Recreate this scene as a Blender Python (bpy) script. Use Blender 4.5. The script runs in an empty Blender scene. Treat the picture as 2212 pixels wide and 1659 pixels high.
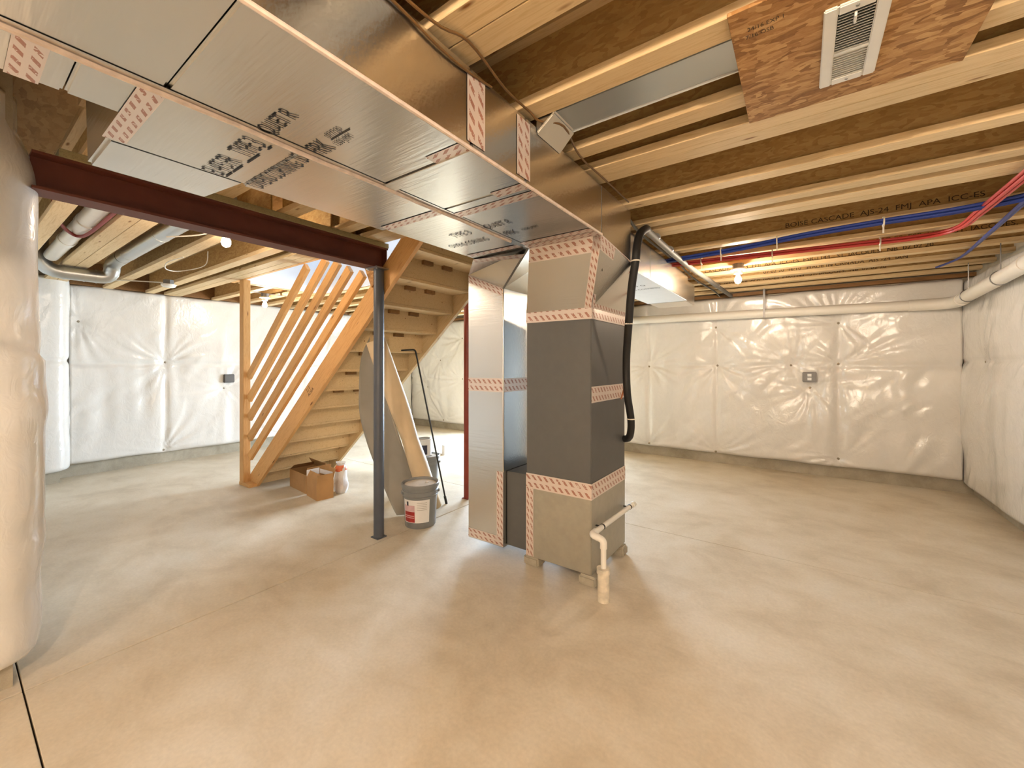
import bpy, bmesh, math, random
import numpy as np
from mathutils import Vector, Matrix, Euler
random.seed(7)
S = bpy.context.scene
C = S.collection
PI = math.pi

# ------------------------------------------------------------------ camera
FPX = 880.0
YAW = math.atan(624 / 880)
cam_d = bpy.data.cameras.new('camera')
cam_d.sensor_width = 36
cam_d.lens = 36 * FPX / 2212
cam_d.shift_y = -41.5 / 2212
cam_d.clip_start = 0.02
cam = bpy.data.objects.new('camera', cam_d)
cam.location = (0, 0, 1.4)
cam.rotation_euler = (PI / 2, 0, YAW)
C.objects.link(cam)
S.camera = cam

# ------------------------------------------------------------------ world, daylight, exposure
W = bpy.data.worlds.new('world')
S.world = W
W.use_nodes = True
W.node_tree.nodes['Background'].inputs[0].default_value = (0.62, 0.80, 1.0, 1)
W.node_tree.nodes['Background'].inputs[1].default_value = 1.6
S.view_settings.view_transform = 'Standard'
S.view_settings.look = 'None'
S.view_settings.gamma = 1
S.view_settings.use_curve_mapping = False
S.view_settings.exposure = 1.20
SUN_E, DOOR_E, STAIR_E, BULB_E = 8.0, 340.0, 22.0, 430.0
S.cycles.max_bounces = 4
S.cycles.use_light_tree = False
S.cycles.adaptive_threshold = 0.03
S.cycles.diffuse_bounces = 3
S.cycles.glossy_bounces = 2
S.cycles.caustics_reflective = False
S.cycles.caustics_refractive = False

sd = bpy.data.lights.new('sun', 'SUN')
sd.energy = SUN_E
sd.angle = 0.01
sd.color = (1.0, 0.96, 0.9)
so = bpy.data.objects.new('sun', sd)
so.rotation_euler = Vector((-0.55, -0.72, -1.25)).to_track_quat('-Z', 'Y').to_euler()
so.location = (-3, 9, 6)
C.objects.link(so)


def area(name, loc, direction, sx, sy, energy, col):
    d = bpy.data.lights.new(name, 'AREA')
    d.shape = 'RECTANGLE'
    d.size, d.size_y = sx, sy
    d.energy = energy
    d.color = col
    o = bpy.data.objects.new(name, d)
    o.location = loc
    o.rotation_euler = Vector(direction).to_track_quat('-Z', 'Y').to_euler()
    C.objects.link(o)
    return o


area('door_daylight', (-4.25, 6.9, 1.15), (0.22, -1, -0.12), 1.8, 2.0, DOOR_E, (0.70, 0.81, 1.0))
area('stairwell_daylight', (-3.6, 2.62, 5.0), (0, 0, -1), 2.4, 0.8, STAIR_E, (0.62, 0.80, 1.0))


# ------------------------------------------------------------------ material helpers
def lin(c):
    return tuple(((v / 255) / 12.92 if v / 255 <= 0.04045 else ((v / 255 + 0.055) / 1.055) ** 2.4) for v in c) + (1.0,)


class NT:
    def __init__(self, name):
        self.m = bpy.data.materials.new(name)
        self.m.use_nodes = True
        self.t = self.m.node_tree
        self.b = self.t.nodes['Principled BSDF']
        self.out = self.t.nodes['Material Output']

    def n(self, typ, **kw):
        nd = self.t.nodes.new(typ)
        for k, v in kw.items():
            setattr(nd, k, v)
        return nd

    def l(self, a, b):
        self.t.links.new(a, b)

    def coord(self, kind='Object', scale=(1, 1, 1), rot=(0, 0, 0)):
        tc = self.n('ShaderNodeTexCoord')
        mp = self.n('ShaderNodeMapping')
        mp.inputs['Scale'].default_value = scale
        mp.inputs['Rotation'].default_value = rot
        self.l(tc.outputs[kind], mp.inputs[0])
        return mp.outputs[0]

    def noise(self, vec, scale, detail=4, rough=0.55, dist=0):
        nd = self.n('ShaderNodeTexNoise')
        nd.inputs['Scale'].default_value = scale
        nd.inputs['Detail'].default_value = detail
        nd.inputs['Roughness'].default_value = rough
        nd.inputs['Distortion'].default_value = dist
        self.l(vec, nd.inputs['Vector'])
        return nd.outputs['Fac']

    def ramp(self, fac, stops):
        r = self.n('ShaderNodeValToRGB')
        e = r.color_ramp.elements
        while len(e) < len(stops):
            e.new(0.5)
        for el, (p, c) in zip(e, stops):
            el.position = p
            el.color = c
        self.l(fac, r.inputs[0])
        return r.outputs[0]

    def math(self, op, a, b=None, c=None):
        nd = self.n('ShaderNodeMath', operation=op)
        for i, v in enumerate((a, b, c)):
            if v is None:
                continue
            if isinstance(v, (int, float)):
                nd.inputs[i].default_value = v
            else:
                self.l(v, nd.inputs[i])
        return nd.outputs[0]

    def mix(self, fac, a, b, mode='MIX'):
        nd = self.n('ShaderNodeMix', data_type='RGBA', blend_type=mode)
        for i, v in ((0, fac), (6, a), (7, b)):
            if isinstance(v, (int, float)):
                nd.inputs[i].default_value = v
            elif isinstance(v, tuple):
                nd.inputs[i].default_value = v
            else:
                self.l(v, nd.inputs[i])
        return nd.outputs[2]

    def bump(self, h, strength=0.3, dist=0.01, normal=None):
        nd = self.n('ShaderNodeBump')
        nd.inputs['Strength'].default_value = strength
        nd.inputs['Distance'].default_value = dist
        self.l(h, nd.inputs['Height'])
        if normal is not None:
            self.l(normal, nd.inputs['Normal'])
        return nd.outputs[0]

    def set(self, col=None, rough=None, metal=None, spec=None, normal=None):
        I = self.b.inputs
        for key, v in (('Base Color', col), ('Roughness', rough), ('Metallic', metal), ('Specular IOR Level', spec), ('Normal', normal)):
            if v is None:
                continue
            if isinstance(v, (int, float, tuple)):
                I[key].default_value = v
            else:
                self.l(v, I[key])
        return self.m


M = {}


def plain(name, rgb, rough=0.5, metal=0.0, var=0.06, scale=14, bump=0.05, spec=0.4):
    t = NT(name)
    v = t.coord()
    nz = t.noise(v, scale, 2)
    c = lin(rgb)
    lo = tuple(x * (1 - var) for x in c[:3]) + (1,)
    hi = tuple(min(1, x * (1 + var)) for x in c[:3]) + (1,)
    col = t.ramp(nz, [(0.3, lo), (0.7, hi)])
    M[name] = t.set(col, rough, metal, spec)
    return M[name]


def wood(name, c1, c2, knot=None, rough=0.6, grain=22):
    t = NT(name)
    oi = t.n('ShaderNodeObjectInfo')
    tc = t.n('ShaderNodeTexCoord')
    off = t.n('ShaderNodeVectorMath', operation='ADD')
    sc = t.math('MULTIPLY', oi.outputs['Random'], 31.0)
    t.l(tc.outputs['Object'], off.inputs[0])
    t.l(sc, off.inputs[1])
    mp = t.n('ShaderNodeMapping')
    mp.inputs['Scale'].default_value = (0.7, 9, 9)
    t.l(off.outputs[0], mp.inputs[0])
    nz = t.noise(mp.outputs[0], grain * 0.25, 3, 0.6, 1.2)
    col = t.ramp(nz, [(0.28, lin(c1)), (0.5, lin(c2)), (0.75, lin(c1))])
    if knot:
        mk = t.n('ShaderNodeMapping')
        mk.inputs['Scale'].default_value = (1.6, 7, 7)
        t.l(off.outputs[0], mk.inputs[0])
        vo = t.n('ShaderNodeTexVoronoi')
        vo.inputs['Scale'].default_value = 1.6
        t.l(mk.outputs[0], vo.inputs['Vector'])
        kf = t.ramp(vo.outputs['Distance'], [(0.035, (1, 1, 1, 1)), (0.10, (0, 0, 0, 1))])
        col = t.mix(kf, col, lin(knot))
    br = t.math('MULTIPLY_ADD', oi.outputs['Random'], 0.22, 0.89)
    hs = t.n('ShaderNodeHueSaturation')
    t.l(br, hs.inputs['Value'])
    t.l(col, hs.inputs['Color'])
    M[name] = t.set(hs.outputs[0], rough, 0, 0.3)


def osb(name, dark, mid, light, scale=26):
    t = NT(name)
    v = t.coord('Object', (1, 2.6, 2.6), (0.0, 0.0, 0.25))
    vo = t.n('ShaderNodeTexVoronoi')
    vo.inputs['Scale'].default_value = scale
    v2 = t.n('ShaderNodeVectorMath', operation='ADD')
    ns = t.n('ShaderNodeTexNoise')
    ns.inputs['Scale'].default_value = 9
    t.l(v, ns.inputs['Vector'])
    t.l(v, v2.inputs[0])
    sc = t.n('ShaderNodeVectorMath', operation='SCALE')
    sc.inputs['Scale'].default_value = 0.12
    t.l(ns.outputs['Color'], sc.inputs[0])
    t.l(sc.outputs[0], v2.inputs[1])
    t.l(v2.outputs[0], vo.inputs['Vector'])
    sep = t.n('ShaderNodeSeparateColor')
    t.l(vo.outputs['Color'], sep.inputs[0])
    nz = t.noise(v, 60, 2)
    f = t.math('MULTIPLY_ADD', nz, 0.35, t.math('MULTIPLY', sep.outputs[0], 0.75))
    col = t.ramp(f, [(0.1, lin(dark)), (0.5, lin(mid)), (0.95, lin(light))])
    M[name] = t.set(col, 0.65, 0, 0.3)


def vinyl(name, rgb):
    t = NT(name)
    v = t.coord()
    n2 = t.noise(t.coord('Object', (1, 1, 0.6)), 14, 3, 0.6, 1.2)
    c = lin(rgb)
    col = t.ramp(n2, [(0.3, tuple(x * 0.96 for x in c[:3]) + (1,)), (0.7, c)])
    M[name] = t.set(col, 0.19, 0, 0.65, t.bump(n2, 0.32, 0.012))


def foil(name, rgb, rough, sc=(5, 70, 70), strength=0.5):
    t = NT(name)
    fine = t.noise(t.coord('Object', sc), 1.0, 2, 0.5)
    big = t.noise(t.coord('Object'), 4.0, 1, 0.4)
    h = t.math('ADD', t.math('MULTIPLY', big, 0.8), t.math('MULTIPLY', fine, 0.22))
    M[name] = t.set(lin(rgb), rough, 1.0, 0.5, t.bump(h, strength, 0.006))


def tape_mat(name):
    t = NT(name)
    tc = t.n('ShaderNodeTexCoord')
    sx = t.n('ShaderNodeSeparateXYZ')
    t.l(tc.outputs['UV'], sx.inputs[0])
    u, w = sx.outputs[0], sx.outputs[1]
    row = t.math('FLOOR', t.math('MULTIPLY', w, 2.0))
    fr = t.math('FRACT', t.math('MULTIPLY', w, 2.0))
    inrow = t.math('MULTIPLY', t.math('GREATER_THAN', fr, 0.2), t.math('LESS_THAN', fr, 0.8))
    ph = t.math('ADD', t.math('MULTIPLY_ADD', w, 1.9, t.math('MULTIPLY', u, 21.0)), t.math('MULTIPLY', row, 0.43))
    dash = t.math('LESS_THAN', t.math('FRACT', ph), 0.42)
    f = t.math('MULTIPLY', inrow, dash)
    nz = t.noise(t.coord('Object', (1, 1, 1)), 120, 3)
    f = t.math('MULTIPLY', f, t.math('GREATER_THAN', nz, 0.40))
    col = t.mix(f, lin((226, 211, 200)), lin((178, 128, 110)))
    M[name] = t.set(col, 0.32, 0.45, 0.5, t.bump(t.noise(t.coord('Object'), 40, 3), 0.2, 0.003))


def concrete(name, a, b, c, scale=1.0, rough=0.5, bump=0.08):
    t = NT(name)
    v = t.coord('Object', (1, 1, 1))
    n1 = t.noise(v, 0.9 * scale, 4, 0.62, 0.6)
    n2 = t.noise(t.coord('Object', (1.0, 1.35, 1), (0, 0, 0.6)), 2.6 * scale, 5, 0.66, 0.4)
    n3 = t.noise(v, 60 * scale, 2)
    f = t.math('ADD', t.math('MULTIPLY', n1, 0.5), t.math('MULTIPLY', n2, 0.5))
    col = t.ramp(f, [(0.30, lin(a)), (0.5, lin(b)), (0.70, lin(c))])
    spk = t.math('MULTIPLY_ADD', n3, 0.22, 0.86)
    hs = t.n('ShaderNodeHueSaturation')
    t.l(spk, hs.inputs['Value'])
    t.l(col, hs.inputs['Color'])
    rg = t.math('MULTIPLY_ADD', n2, 0.25, rough - 0.12)
    M[name] = t.set(hs.outputs[0], rg, 0, 0.35, t.bump(n3, bump, 0.004))


def emis(name, rgb, strength):
    t = NT(name)
    t.set((0.9, 0.85, 0.7, 1), 0.3)
    t.b.inputs['Emission Color'].default_value = rgb + (1,)
    t.b.inputs['Emission Strength'].default_value = strength
    M[name] = t.m


def glassy(name):
    t = NT(name)
    t.t.nodes.remove(t.b)
    a = t.n('ShaderNodeBsdfTransparent')
    a.inputs[0].default_value = (0.95, 0.98, 0.97, 1)
    g = t.n('ShaderNodeBsdfGlossy')
    g.inputs['Roughness'].default_value = 0.02
    mx = t.n('ShaderNodeMixShader')
    mx.inputs[0].default_value = 0.07
    t.l(a.outputs[0], mx.inputs[1])
    t.l(g.outputs[0], mx.inputs[2])
    t.l(mx.outputs[0], t.out.inputs[0])
    M[name] = t.m


def cloudy(name, rgb, alpha):
    t = NT(name)
    t.set(lin(rgb), 0.25, 0, 0.5, t.bump(t.noise(t.coord(), 40, 4), 0.5, 0.01))
    t.b.inputs['Alpha'].default_value = alpha
    M[name] = t.m


concrete('concrete_floor', (192, 176, 150), (219, 206, 183), (234, 225, 208), 1.0, 0.5)
concrete('concrete_wall', (150, 140, 120), (176, 166, 146), (192, 183, 164), 2.2, 0.8, 0.3)
concrete('concrete_block', (150, 140, 120), (172, 162, 142), (186, 178, 160), 6, 0.85, 0.4)
plain('joint_dark', (62, 48, 30), 0.9)
vinyl('vinyl', (230, 226, 219))
foil('foil', (226, 222, 214), 0.27)
foil('foil_smooth', (226, 222, 214), 0.20, (90, 14, 14), 0.14)
foil('galvanized', (196, 198, 196), 0.34, (8, 60, 60), 0.10)
tape_mat('foil_tape')
wood('joist_wood', (206, 172, 122), (226, 198, 152), (140, 92, 48))
wood('stud_wood', (202, 146, 84), (222, 172, 110), (120, 70, 34))
wood('step_wood', (196, 164, 118), (214, 186, 142), (128, 84, 44))
wood('dark_wood', (112, 80, 46), (140, 102, 62))
wood('plate_wood', (128, 116, 84), (150, 138, 102))
osb('osb_panel', (126, 86, 46), (164, 118, 68), (200, 158, 104))
osb('osb_web', (168, 130, 78), (184, 147, 92), (196, 162, 106), 30)
osb('osb_deck', (150, 112, 66), (170, 132, 82), (184, 148, 98), 16)
plain('red_primer', (98, 52, 38), 0.55, 0, 0.12, 6)
plain('red_post', (134, 52, 36), 0.4, 0, 0.15, 6)
plain('blue_grey_steel', (82, 86, 94), 0.42, 0.2, 0.1, 6)
plain('steel', (160, 160, 158), 0.35, 0.9)
plain('cabinet_dark', (95, 94, 91), 0.5, 0.15, 0.03, 20, 0.03)
plain('cabinet_light', (168, 162, 146), 0.42, 0.35, 0.05, 20, 0.05)
plain('pvc', (236, 230, 218), 0.3, 0, 0.02, 6, 0.02)
plain('pvc_dirty', (220, 208, 186), 0.5, 0, 0.2, 22, 0.1)
plain('insul_gray', (116, 112, 104), 0.6)
plain('black_foam', (30, 28, 26), 0.55, 0, 0.2)
plain('copper', (184, 120, 84), 0.3, 0.9)
plain('cable_brown', (100, 70, 34), 0.5)
plain('cable_white', (224, 214, 196), 0.5)
plain('cable_red', (136, 48, 38), 0.5)
plain('seam_paste', (222, 202, 186), 0.45, 0.2, 0.12, 30)
plain('pex_red', (190, 62, 56), 0.35)
plain('pex_blue', (40, 62, 140), 0.35)
plain('porcelain', (240, 234, 222), 0.25)
plain('box_gray', (110, 108, 106), 0.4, 0.5)
plain('white_paint', (238, 238, 236), 0.45, 0, 0.02)
plain('grille_white', (228, 224, 214), 0.4, 0, 0.02)
plain('dark_void', (40, 34, 26), 0.9)
plain('drywall', (240, 242, 246), 0.8, 0, 0.01)
plain('bucket_gray', (132, 132, 130), 0.38, 0, 0.06)
plain('bucket_lid', (214, 206, 196), 0.45, 0, 0.12, 12)
plain('label_white', (232, 228, 222), 0.5, 0, 0.03)
plain('label_red', (168, 52, 48), 0.5, 0, 0.25, 16)
plain('label_pink', (214, 176, 176), 0.5, 0, 0.08, 16)
plain('label_dark', (58, 56, 70), 0.5)
plain('cardboard', (178, 136, 88), 0.75, 0, 0.08, 8)
plain('cardboard_inner', (150, 108, 66), 0.8, 0, 0.08, 8)
plain('white_card', (234, 230, 228), 0.6, 0, 0.02)
plain('bag_orange', (226, 120, 78), 0.4, 0, 0.15)
cloudy('bag_film', (236, 232, 228), 0.75)
plain('sheet_tan', (214, 190, 152), 0.55, 0, 0.08, 5)
plain('sheet_grey', (150, 142, 128), 0.6, 0, 0.05, 5)
plain('black_iron', (44, 42, 38), 0.5, 0.4)
plain('ink', (66, 52, 34), 0.7)
plain('ink_black', (46, 40, 34), 0.7)
plain('pin_grey', (150, 138, 118), 0.5, 0.4)
plain('door_frame', (240, 240, 238), 0.4)
plain('grass', (96, 124, 62), 0.9, 0, 0.3, 30)
emis('bulb_lit', (1.0, 0.81, 0.62), BULB_E)
emis('bulb_fill', (1.0, 0.81, 0.62), BULB_E * 4.0)  # brighter glow for the added fill bulbs behind the camera
emis('bulb_weak', (1.0, 0.81, 0.62), BULB_E * 0.45)
glassy('pane_glass')


# ------------------------------------------------------------------ mesh helpers
def wm(o):
    m = o.matrix_basis.copy()
    if o.parent:
        m = wm(o.parent) @ o.matrix_parent_inverse @ m
    return m


def adopt(o, parent):
    if parent is not None:
        o.parent = parent
        o.matrix_parent_inverse = wm(parent).inverted()
    return o


class MB:
    def __init__(self):
        self.v, self.f, self.uv = [], [], []

    def quad(self, pts, uv=None):
        n = len(self.v)
        self.v += [tuple(p) for p in pts]
        self.f.append(tuple(range(n, n + len(pts))))
        self.uv.append(uv)
        return self

    def box(self, x0, x1, y0, y1, z0, z1):
        n = len(self.v)
        self.v += [(x, y, z) for z in (z0, z1) for y in (y0, y1) for x in (x0, x1)]
        for q in ((0, 2, 3, 1), (4, 5, 7, 6), (0, 1, 5, 4), (2, 6, 7, 3), (0, 4, 6, 2), (1, 3, 7, 5)):
            self.f.append(tuple(n + i for i in q))
            self.uv.append(None)
        return self

    def hexa(self, bot, top):
        n = len(self.v)
        k = len(bot)
        self.v += [tuple(p) for p in bot] + [tuple(p) for p in top]
        self.f.append(tuple(n + i for i in reversed(range(k))))
        self.f.append(tuple(n + k + i for i in range(k)))
        self.uv += [None, None]
        for i in range(k):
            j = (i + 1) % k
            self.f.append((n + i, n + j, n + k + j, n + k + i))
            self.uv.append(None)
        return self

    def tube(self, pts, r, n=10, cap=True):
        P = [Vector(p) for p in pts]
        rs = r if isinstance(r, (list, tuple)) else [r] * len(P)
        base = len(self.v)
        t0 = (P[1] - P[0]).normalized()
        up = Vector((0, 0, 1)) if abs(t0.z) < 0.9 else Vector((1, 0, 0))
        nx = t0.cross(up).normalized()
        for i, p in enumerate(P):
            if i == 0:
                t = t0
            elif i == len(P) - 1:
                t = (P[i] - P[i - 1]).normalized()
            else:
                t = ((P[i] - P[i - 1]).normalized() + (P[i + 1] - P[i]).normalized())
                t = t.normalized() if t.length > 1e-6 else (P[i + 1] - P[i]).normalized()
            nx = (nx - t * nx.dot(t)).normalized()
            ny = t.cross(nx)
            for k in range(n):
                a = 2 * PI * k / n
                q = p + (nx * math.cos(a) + ny * math.sin(a)) * rs[i]
                self.v.append(tuple(q))
        for i in range(len(P) - 1):
            for k in range(n):
                a, b = base + i * n + k, base + i * n + (k + 1) % n
                self.f.append((a, b, b + n, a + n))
                self.uv.append(None)
        if cap:
            self.f.append(tuple(base + k for k in reversed(range(n))))
            self.f.append(tuple(base + (len(P) - 1) * n + k for k in range(n)))
            self.uv += [None, None]
        return self

    def lathe(self, prof, cx, cy, n=24, z0=0.0, cap=True):
        base = len(self.v)
        for r, z in prof:
            for k in range(n):
                a = 2 * PI * k / n
                self.v.append((cx + r * math.cos(a), cy + r * math.sin(a), z0 + z))
        for i in range(len(prof) - 1):
            for k in range(n):
                a, b = base + i * n + k, base + i * n + (k + 1) % n
                self.f.append((a, b, b + n, a + n))
                self.uv.append(None)
        if cap:
            self.f.append(tuple(base + k for k in reversed(range(n))))
            self.f.append(tuple(base + (len(prof) - 1) * n + k for k in range(n)))
            self.uv += [None, None]
        return self

    def strip(self, a, b, w, uvscale=1.0):
        """flat tape from a to b, width vector w"""
        a, b, w = Vector(a), Vector(b), Vector(w)
        L = (b - a).length
        k = max(1, int(L / 0.12))
        for i in range(k):
            p, q = a.lerp(b, i / k), a.lerp(b, (i + 1) / k)
            u0, u1 = L * i / k, L * (i + 1) / k
            self.quad([p, q, q + w, p + w], [(u0, 0), (u1, 0), (u1, 1), (u0, 1)])
        return self


def obj(name, mb, mat, parent=None, smooth=False, bevel=0.0, solid=0.0, seg=2):
    me = bpy.data.meshes.new(name)
    me.from_pydata(mb.v, [], mb.f)
    if any(u for u in mb.uv):
        ul = me.uv_layers.new(name='UVMap')
        for poly, u in zip(me.polygons, mb.uv):
            if u:
                for li, q in zip(poly.loop_indices, u):
                    ul.data[li].uv = q
    bm = bmesh.new()
    bm.from_mesh(me)
    if not any(u for u in mb.uv):
        bmesh.ops.recalc_face_normals(bm, faces=bm.faces)
    if bevel:
        bmesh.ops.bevel(bm, geom=[e for e in bm.edges if e.calc_length() > bevel * 2.2 and len(e.link_faces) == 2 and e.calc_face_angle() > 0.5],
                        offset=bevel, segments=seg, affect='EDGES', clamp_overlap=True)
    bm.to_mesh(me)
    bm.free()
    if smooth:
        me.polygons.foreach_set('use_smooth', [True] * len(me.polygons))
        if smooth != 'all':
            me.set_sharp_from_angle(angle=math.radians(40))
    me.materials.append(M[mat])
    o = bpy.data.objects.new(name, me)
    C.objects.link(o)
    if solid:
        md = o.modifiers.new('thickness', 'SOLIDIFY')
        md.thickness = solid
        md.offset = -1
    return adopt(o, parent)


def tag(o, label, cat, group=None):
    o['label'] = label
    o['category'] = cat
    if group:
        o['group'] = group
    return o


def thing(name, label, cat, loc=(0, 0, 0), group=None):
    o = bpy.data.objects.new(name, None)
    o.empty_display_size = 0.1
    C.objects.link(o)
    o.location = loc
    return tag(o, label, cat, group)


def struct(o):
    o['kind'] = 'structure'
    return o


def share(src, parent=None, loc=None):
    c = src.copy()
    C.objects.link(c)
    if loc is not None:
        c.location = loc
    if parent is not None:
        c.parent = parent
        c.matrix_parent_inverse = wm(parent).inverted()
    return c


def smooth_path(pts, k=6):
    P = [Vector(p) for p in pts]
    out = []
    for i in range(len(P) - 1):
        p0 = P[max(i - 1, 0)]
        p1, p2 = P[i], P[i + 1]
        p3 = P[min(i + 2, len(P) - 1)]
        for j in range(k):
            t = j / k
            out.append(0.5 * ((2 * p1) + (p2 - p0) * t + (2 * p0 - 5 * p1 + 4 * p2 - p3) * t * t + (3 * p1 - p0 - 3 * p2 + p3) * t ** 3))
    out.append(P[-1])
    return out


def rounded(pts, r, k=6):
    """polyline with rounded corners (3-D)"""
    P = [Vector(p) for p in pts]
    out = [P[0]]
    for i in range(1, len(P) - 1):
        a, b, c = P[i - 1], P[i], P[i + 1]
        d1, d2 = (a - b), (c - b)
        rr = min(r, d1.length * 0.49, d2.length * 0.49)
        s, e = b + d1.normalized() * rr, b + d2.normalized() * rr
        for j in range(k + 1):
            t = j / k
            out.append(s * (1 - t) ** 2 + b * 2 * t * (1 - t) + e * t * t)
    out.append(P[-1])
    return out


def text(name, s, origin, xd, up, h, mat, parent, sx=1.0, off=0.0015):
    cu = bpy.data.curves.new('txt', 'FONT')
    cu.body = s
    cu.size = h / 0.70
    cu.resolution_u = 3
    tmp = bpy.data.objects.new('txt', cu)
    C.objects.link(tmp)
    me = bpy.data.meshes.new_from_object(tmp)
    bpy.data.objects.remove(tmp)
    bpy.data.curves.remove(cu)
    xd, up = Vector(xd).normalized(), Vector(up).normalized()
    n = xd.cross(up)
    org = Vector(origin) + n * off
    for v in me.vertices:
        p = org + xd * v.co.x * sx + up * v.co.y
        v.co = p
    me.materials.clear()
    me.materials.append(M[mat])
    o = bpy.data.objects.new(name, me)
    C.objects.link(o)
    return adopt(o, parent)


def board(name, a, b, w, t, wdir, mat, parent=None, bevel=0.003):
    """a straight board from a to b; w across wdir, t across the third axis; local X runs along it"""
    a, b = Vector(a), Vector(b)
    x = (b - a).normalized()
    wd = Vector(wdir)
    wd = (wd - x * wd.dot(x)).normalized()
    td = x.cross(wd)
    L = (b - a).length
    o = obj(name, MB().box(0, L, -w / 2, w / 2, -t / 2, t / 2), mat, None, bevel=bevel, seg=1)
    m = Matrix.Identity(4)
    for i, ax in enumerate((x, wd, td)):
        for j in range(3):
            m[j][i] = ax[j]
    m.translation = a
    o.matrix_basis = m
    return adopt(o, parent)


# ------------------------------------------------------------------ levels
JZ = 2.39            # underside of the joists
JD = 0.302
DECK = JZ + JD
XR, XL, YF, YB = 1.52, -7.45, 6.46, -3.6     # concrete faces
XC, YC = -2.80, 0.19                          # the outside corner near the camera

# ------------------------------------------------------------------ floor: slab panels between control joints
fl = struct(obj('floor', MB().box(XL - 0.6, XR + 0.3, YB - 0.3, YF + 0.35, -0.2, -0.02), 'joint_dark'))
xs, ys = [XL - 0.6, -2.72, XR + 0.3], [YB - 0.3, 0.213, 3.52, YF + 0.35]
for i in range(2):
    for j in range(3):
        g, gy = 0.005, 0.003
        obj('slab_panel', MB().box(xs[i] + g, xs[i + 1] - g, ys[j] + gy, ys[j + 1] - gy, -0.10, 0.0), 'concrete_floor', fl, bevel=0.002, seg=1)
# ------------------------------------------------------------------ walls (concrete)
HT = DECK
struct(obj('wall_right', MB().box(XR, XR + 0.25, YB - 0.25, YF + 0.25, -0.05, HT), 'concrete_wall'))
struct(obj('wall_left', MB().box(XL - 0.25, XL, YC - 0.3, YF + 0.25, -0.05, HT), 'concrete_wall'))
struct(obj('wall_back', MB().box(XC - 0.25, XR, YB - 0.25, YB, -0.05, HT), 'concrete_wall'))
struct(obj('wall_corner', MB().box(XC - 0.25, XC, YB, YC, -0.05, HT).box(XL, XC - 0.25, YC - 0.25, YC, -0.05, HT), 'concrete_wall'))
DX0, DX1, DH = -5.2, -3.3, 2.05
struct(obj('wall_far', MB().box(XL, DX0, YF, YF + 0.25, -0.05, HT).box(DX1, XR, YF, YF + 0.25, -0.05, HT).box(DX0, DX1, YF, YF + 0.25, DH, HT), 'concrete_wall'))
struct(obj('wall_pilaster', MB().box(XL, -7.16, YC, 0.84, -0.05, HT), 'concrete_wall'))
struct(obj('ground', MB().box(-14, 10, YF + 0.25, 22, -0.3, -0.06), 'grass'))
# sill plates over the concrete
struct(obj('trim_1', MB().box(DX1 + 0.02, XR - 0.001, YF - 0.09, YF - 0.002, 2.345, JZ - 0.004).box(XL + 0.001, DX0, YF - 0.09, YF - 0.002, 2.345, JZ - 0.004), 'dark_wood'))
struct(obj('trim_2', MB().box(XL + 0.002, XL + 0.09, 0.9, YF - 0.1, 2.40, DECK - 0.002), 'dark_wood'))
# patio door
d1 = struct(thing('door_1', 'x', 'door', (-4.25, YF + 0.1, 0)))
del d1['label'], d1['category']
fr = MB()
for a, b in ((DX0, DX0 + 0.06), (DX1 - 0.06, DX1), (-4.29, -4.21)):
    fr.box(a, b, YF + 0.06, YF + 0.16, 0.0, DH)
fr.box(DX0 + 0.06, -4.29, YF + 0.06, YF + 0.16, DH - 0.06, DH).box(-4.21, DX1 - 0.06, YF + 0.06, YF + 0.16, DH - 0.06, DH)
fr.box(DX0 + 0.06, -4.29, YF + 0.06, YF + 0.16, 0.0, 0.07).box(-4.21, DX1 - 0.06, YF + 0.06, YF + 0.16, 0.0, 0.07)
obj('door_frame', fr, 'door_frame', d1, bevel=0.004)
for a, b in ((DX0 + 0.06, -4.29), (-4.21, DX1 - 0.06)):
    obj('pane', MB().box(a, b, YF + 0.105, YF + 0.111, 0.07, DH - 0.06), 'pane_glass', d1)
hd = obj('handle', MB().tube(rounded([(-4.25, YF + 0.06, 0.95), (-4.25, YF + 0.02, 0.95), (-4.25, YF + 0.02, 1.15), (-4.25, YF + 0.06, 1.15)], 0.02), 0.008), 'steel', d1, True)

# ------------------------------------------------------------------ ceiling: deck, I-joists
HX0, HX1, HY0, HY1 = -5.5, -2.2, 2.13, 3.13       # stair opening
cb = MB()
cb.box(XL - 0.25, HX0, YB - 0.25, YF + 0.25, DECK, DECK + 0.02)
cb.box(HX1, XR + 0.25, YB - 0.25, YF + 0.25, DECK, DECK + 0.02)
cb.box(HX0, HX1, YB - 0.25, HY0, DECK, DECK + 0.02)
cb.box(HX0, HX1, HY1, YF + 0.25, DECK, DECK + 0.02)
ceil = struct(obj('ceiling', cb, 'osb_deck'))
FW, FT = 0.092, 0.038
_jm = {}


def joist(x0, x1, y, mark=None):
    L = round(x1 - x0, 3)
    key = L
    if key not in _jm:
        w = obj('i_joist', MB().box(0, L, -0.005, 0.005, FT, JD - FT), 'osb_web')
        f1 = obj('flange', MB().box(0, L, -FW / 2, FW / 2, 0, FT), 'joist_wood', bevel=0.002, seg=1)
        f2 = obj('flange', MB().box(0, L, -FW / 2, FW / 2, JD - FT, JD - 0.0005), 'joist_wood')
        _jm[key] = (w.data, f1.data, f2.data)
        for q in (w, f1, f2):
            bpy.data.objects.remove(q)
    out = []
    for nm, me in zip(('i_joist', 'flange', 'flange'), _jm[key]):
        o = bpy.data.objects.new(nm, me)
        C.objects.link(o)
        o.location = (x0, y, JZ)
        out.append(o)
    adopt(out[0], ceil)
    adopt(out[1], out[0])
    adopt(out[2], out[0])
    return out[0]


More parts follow.
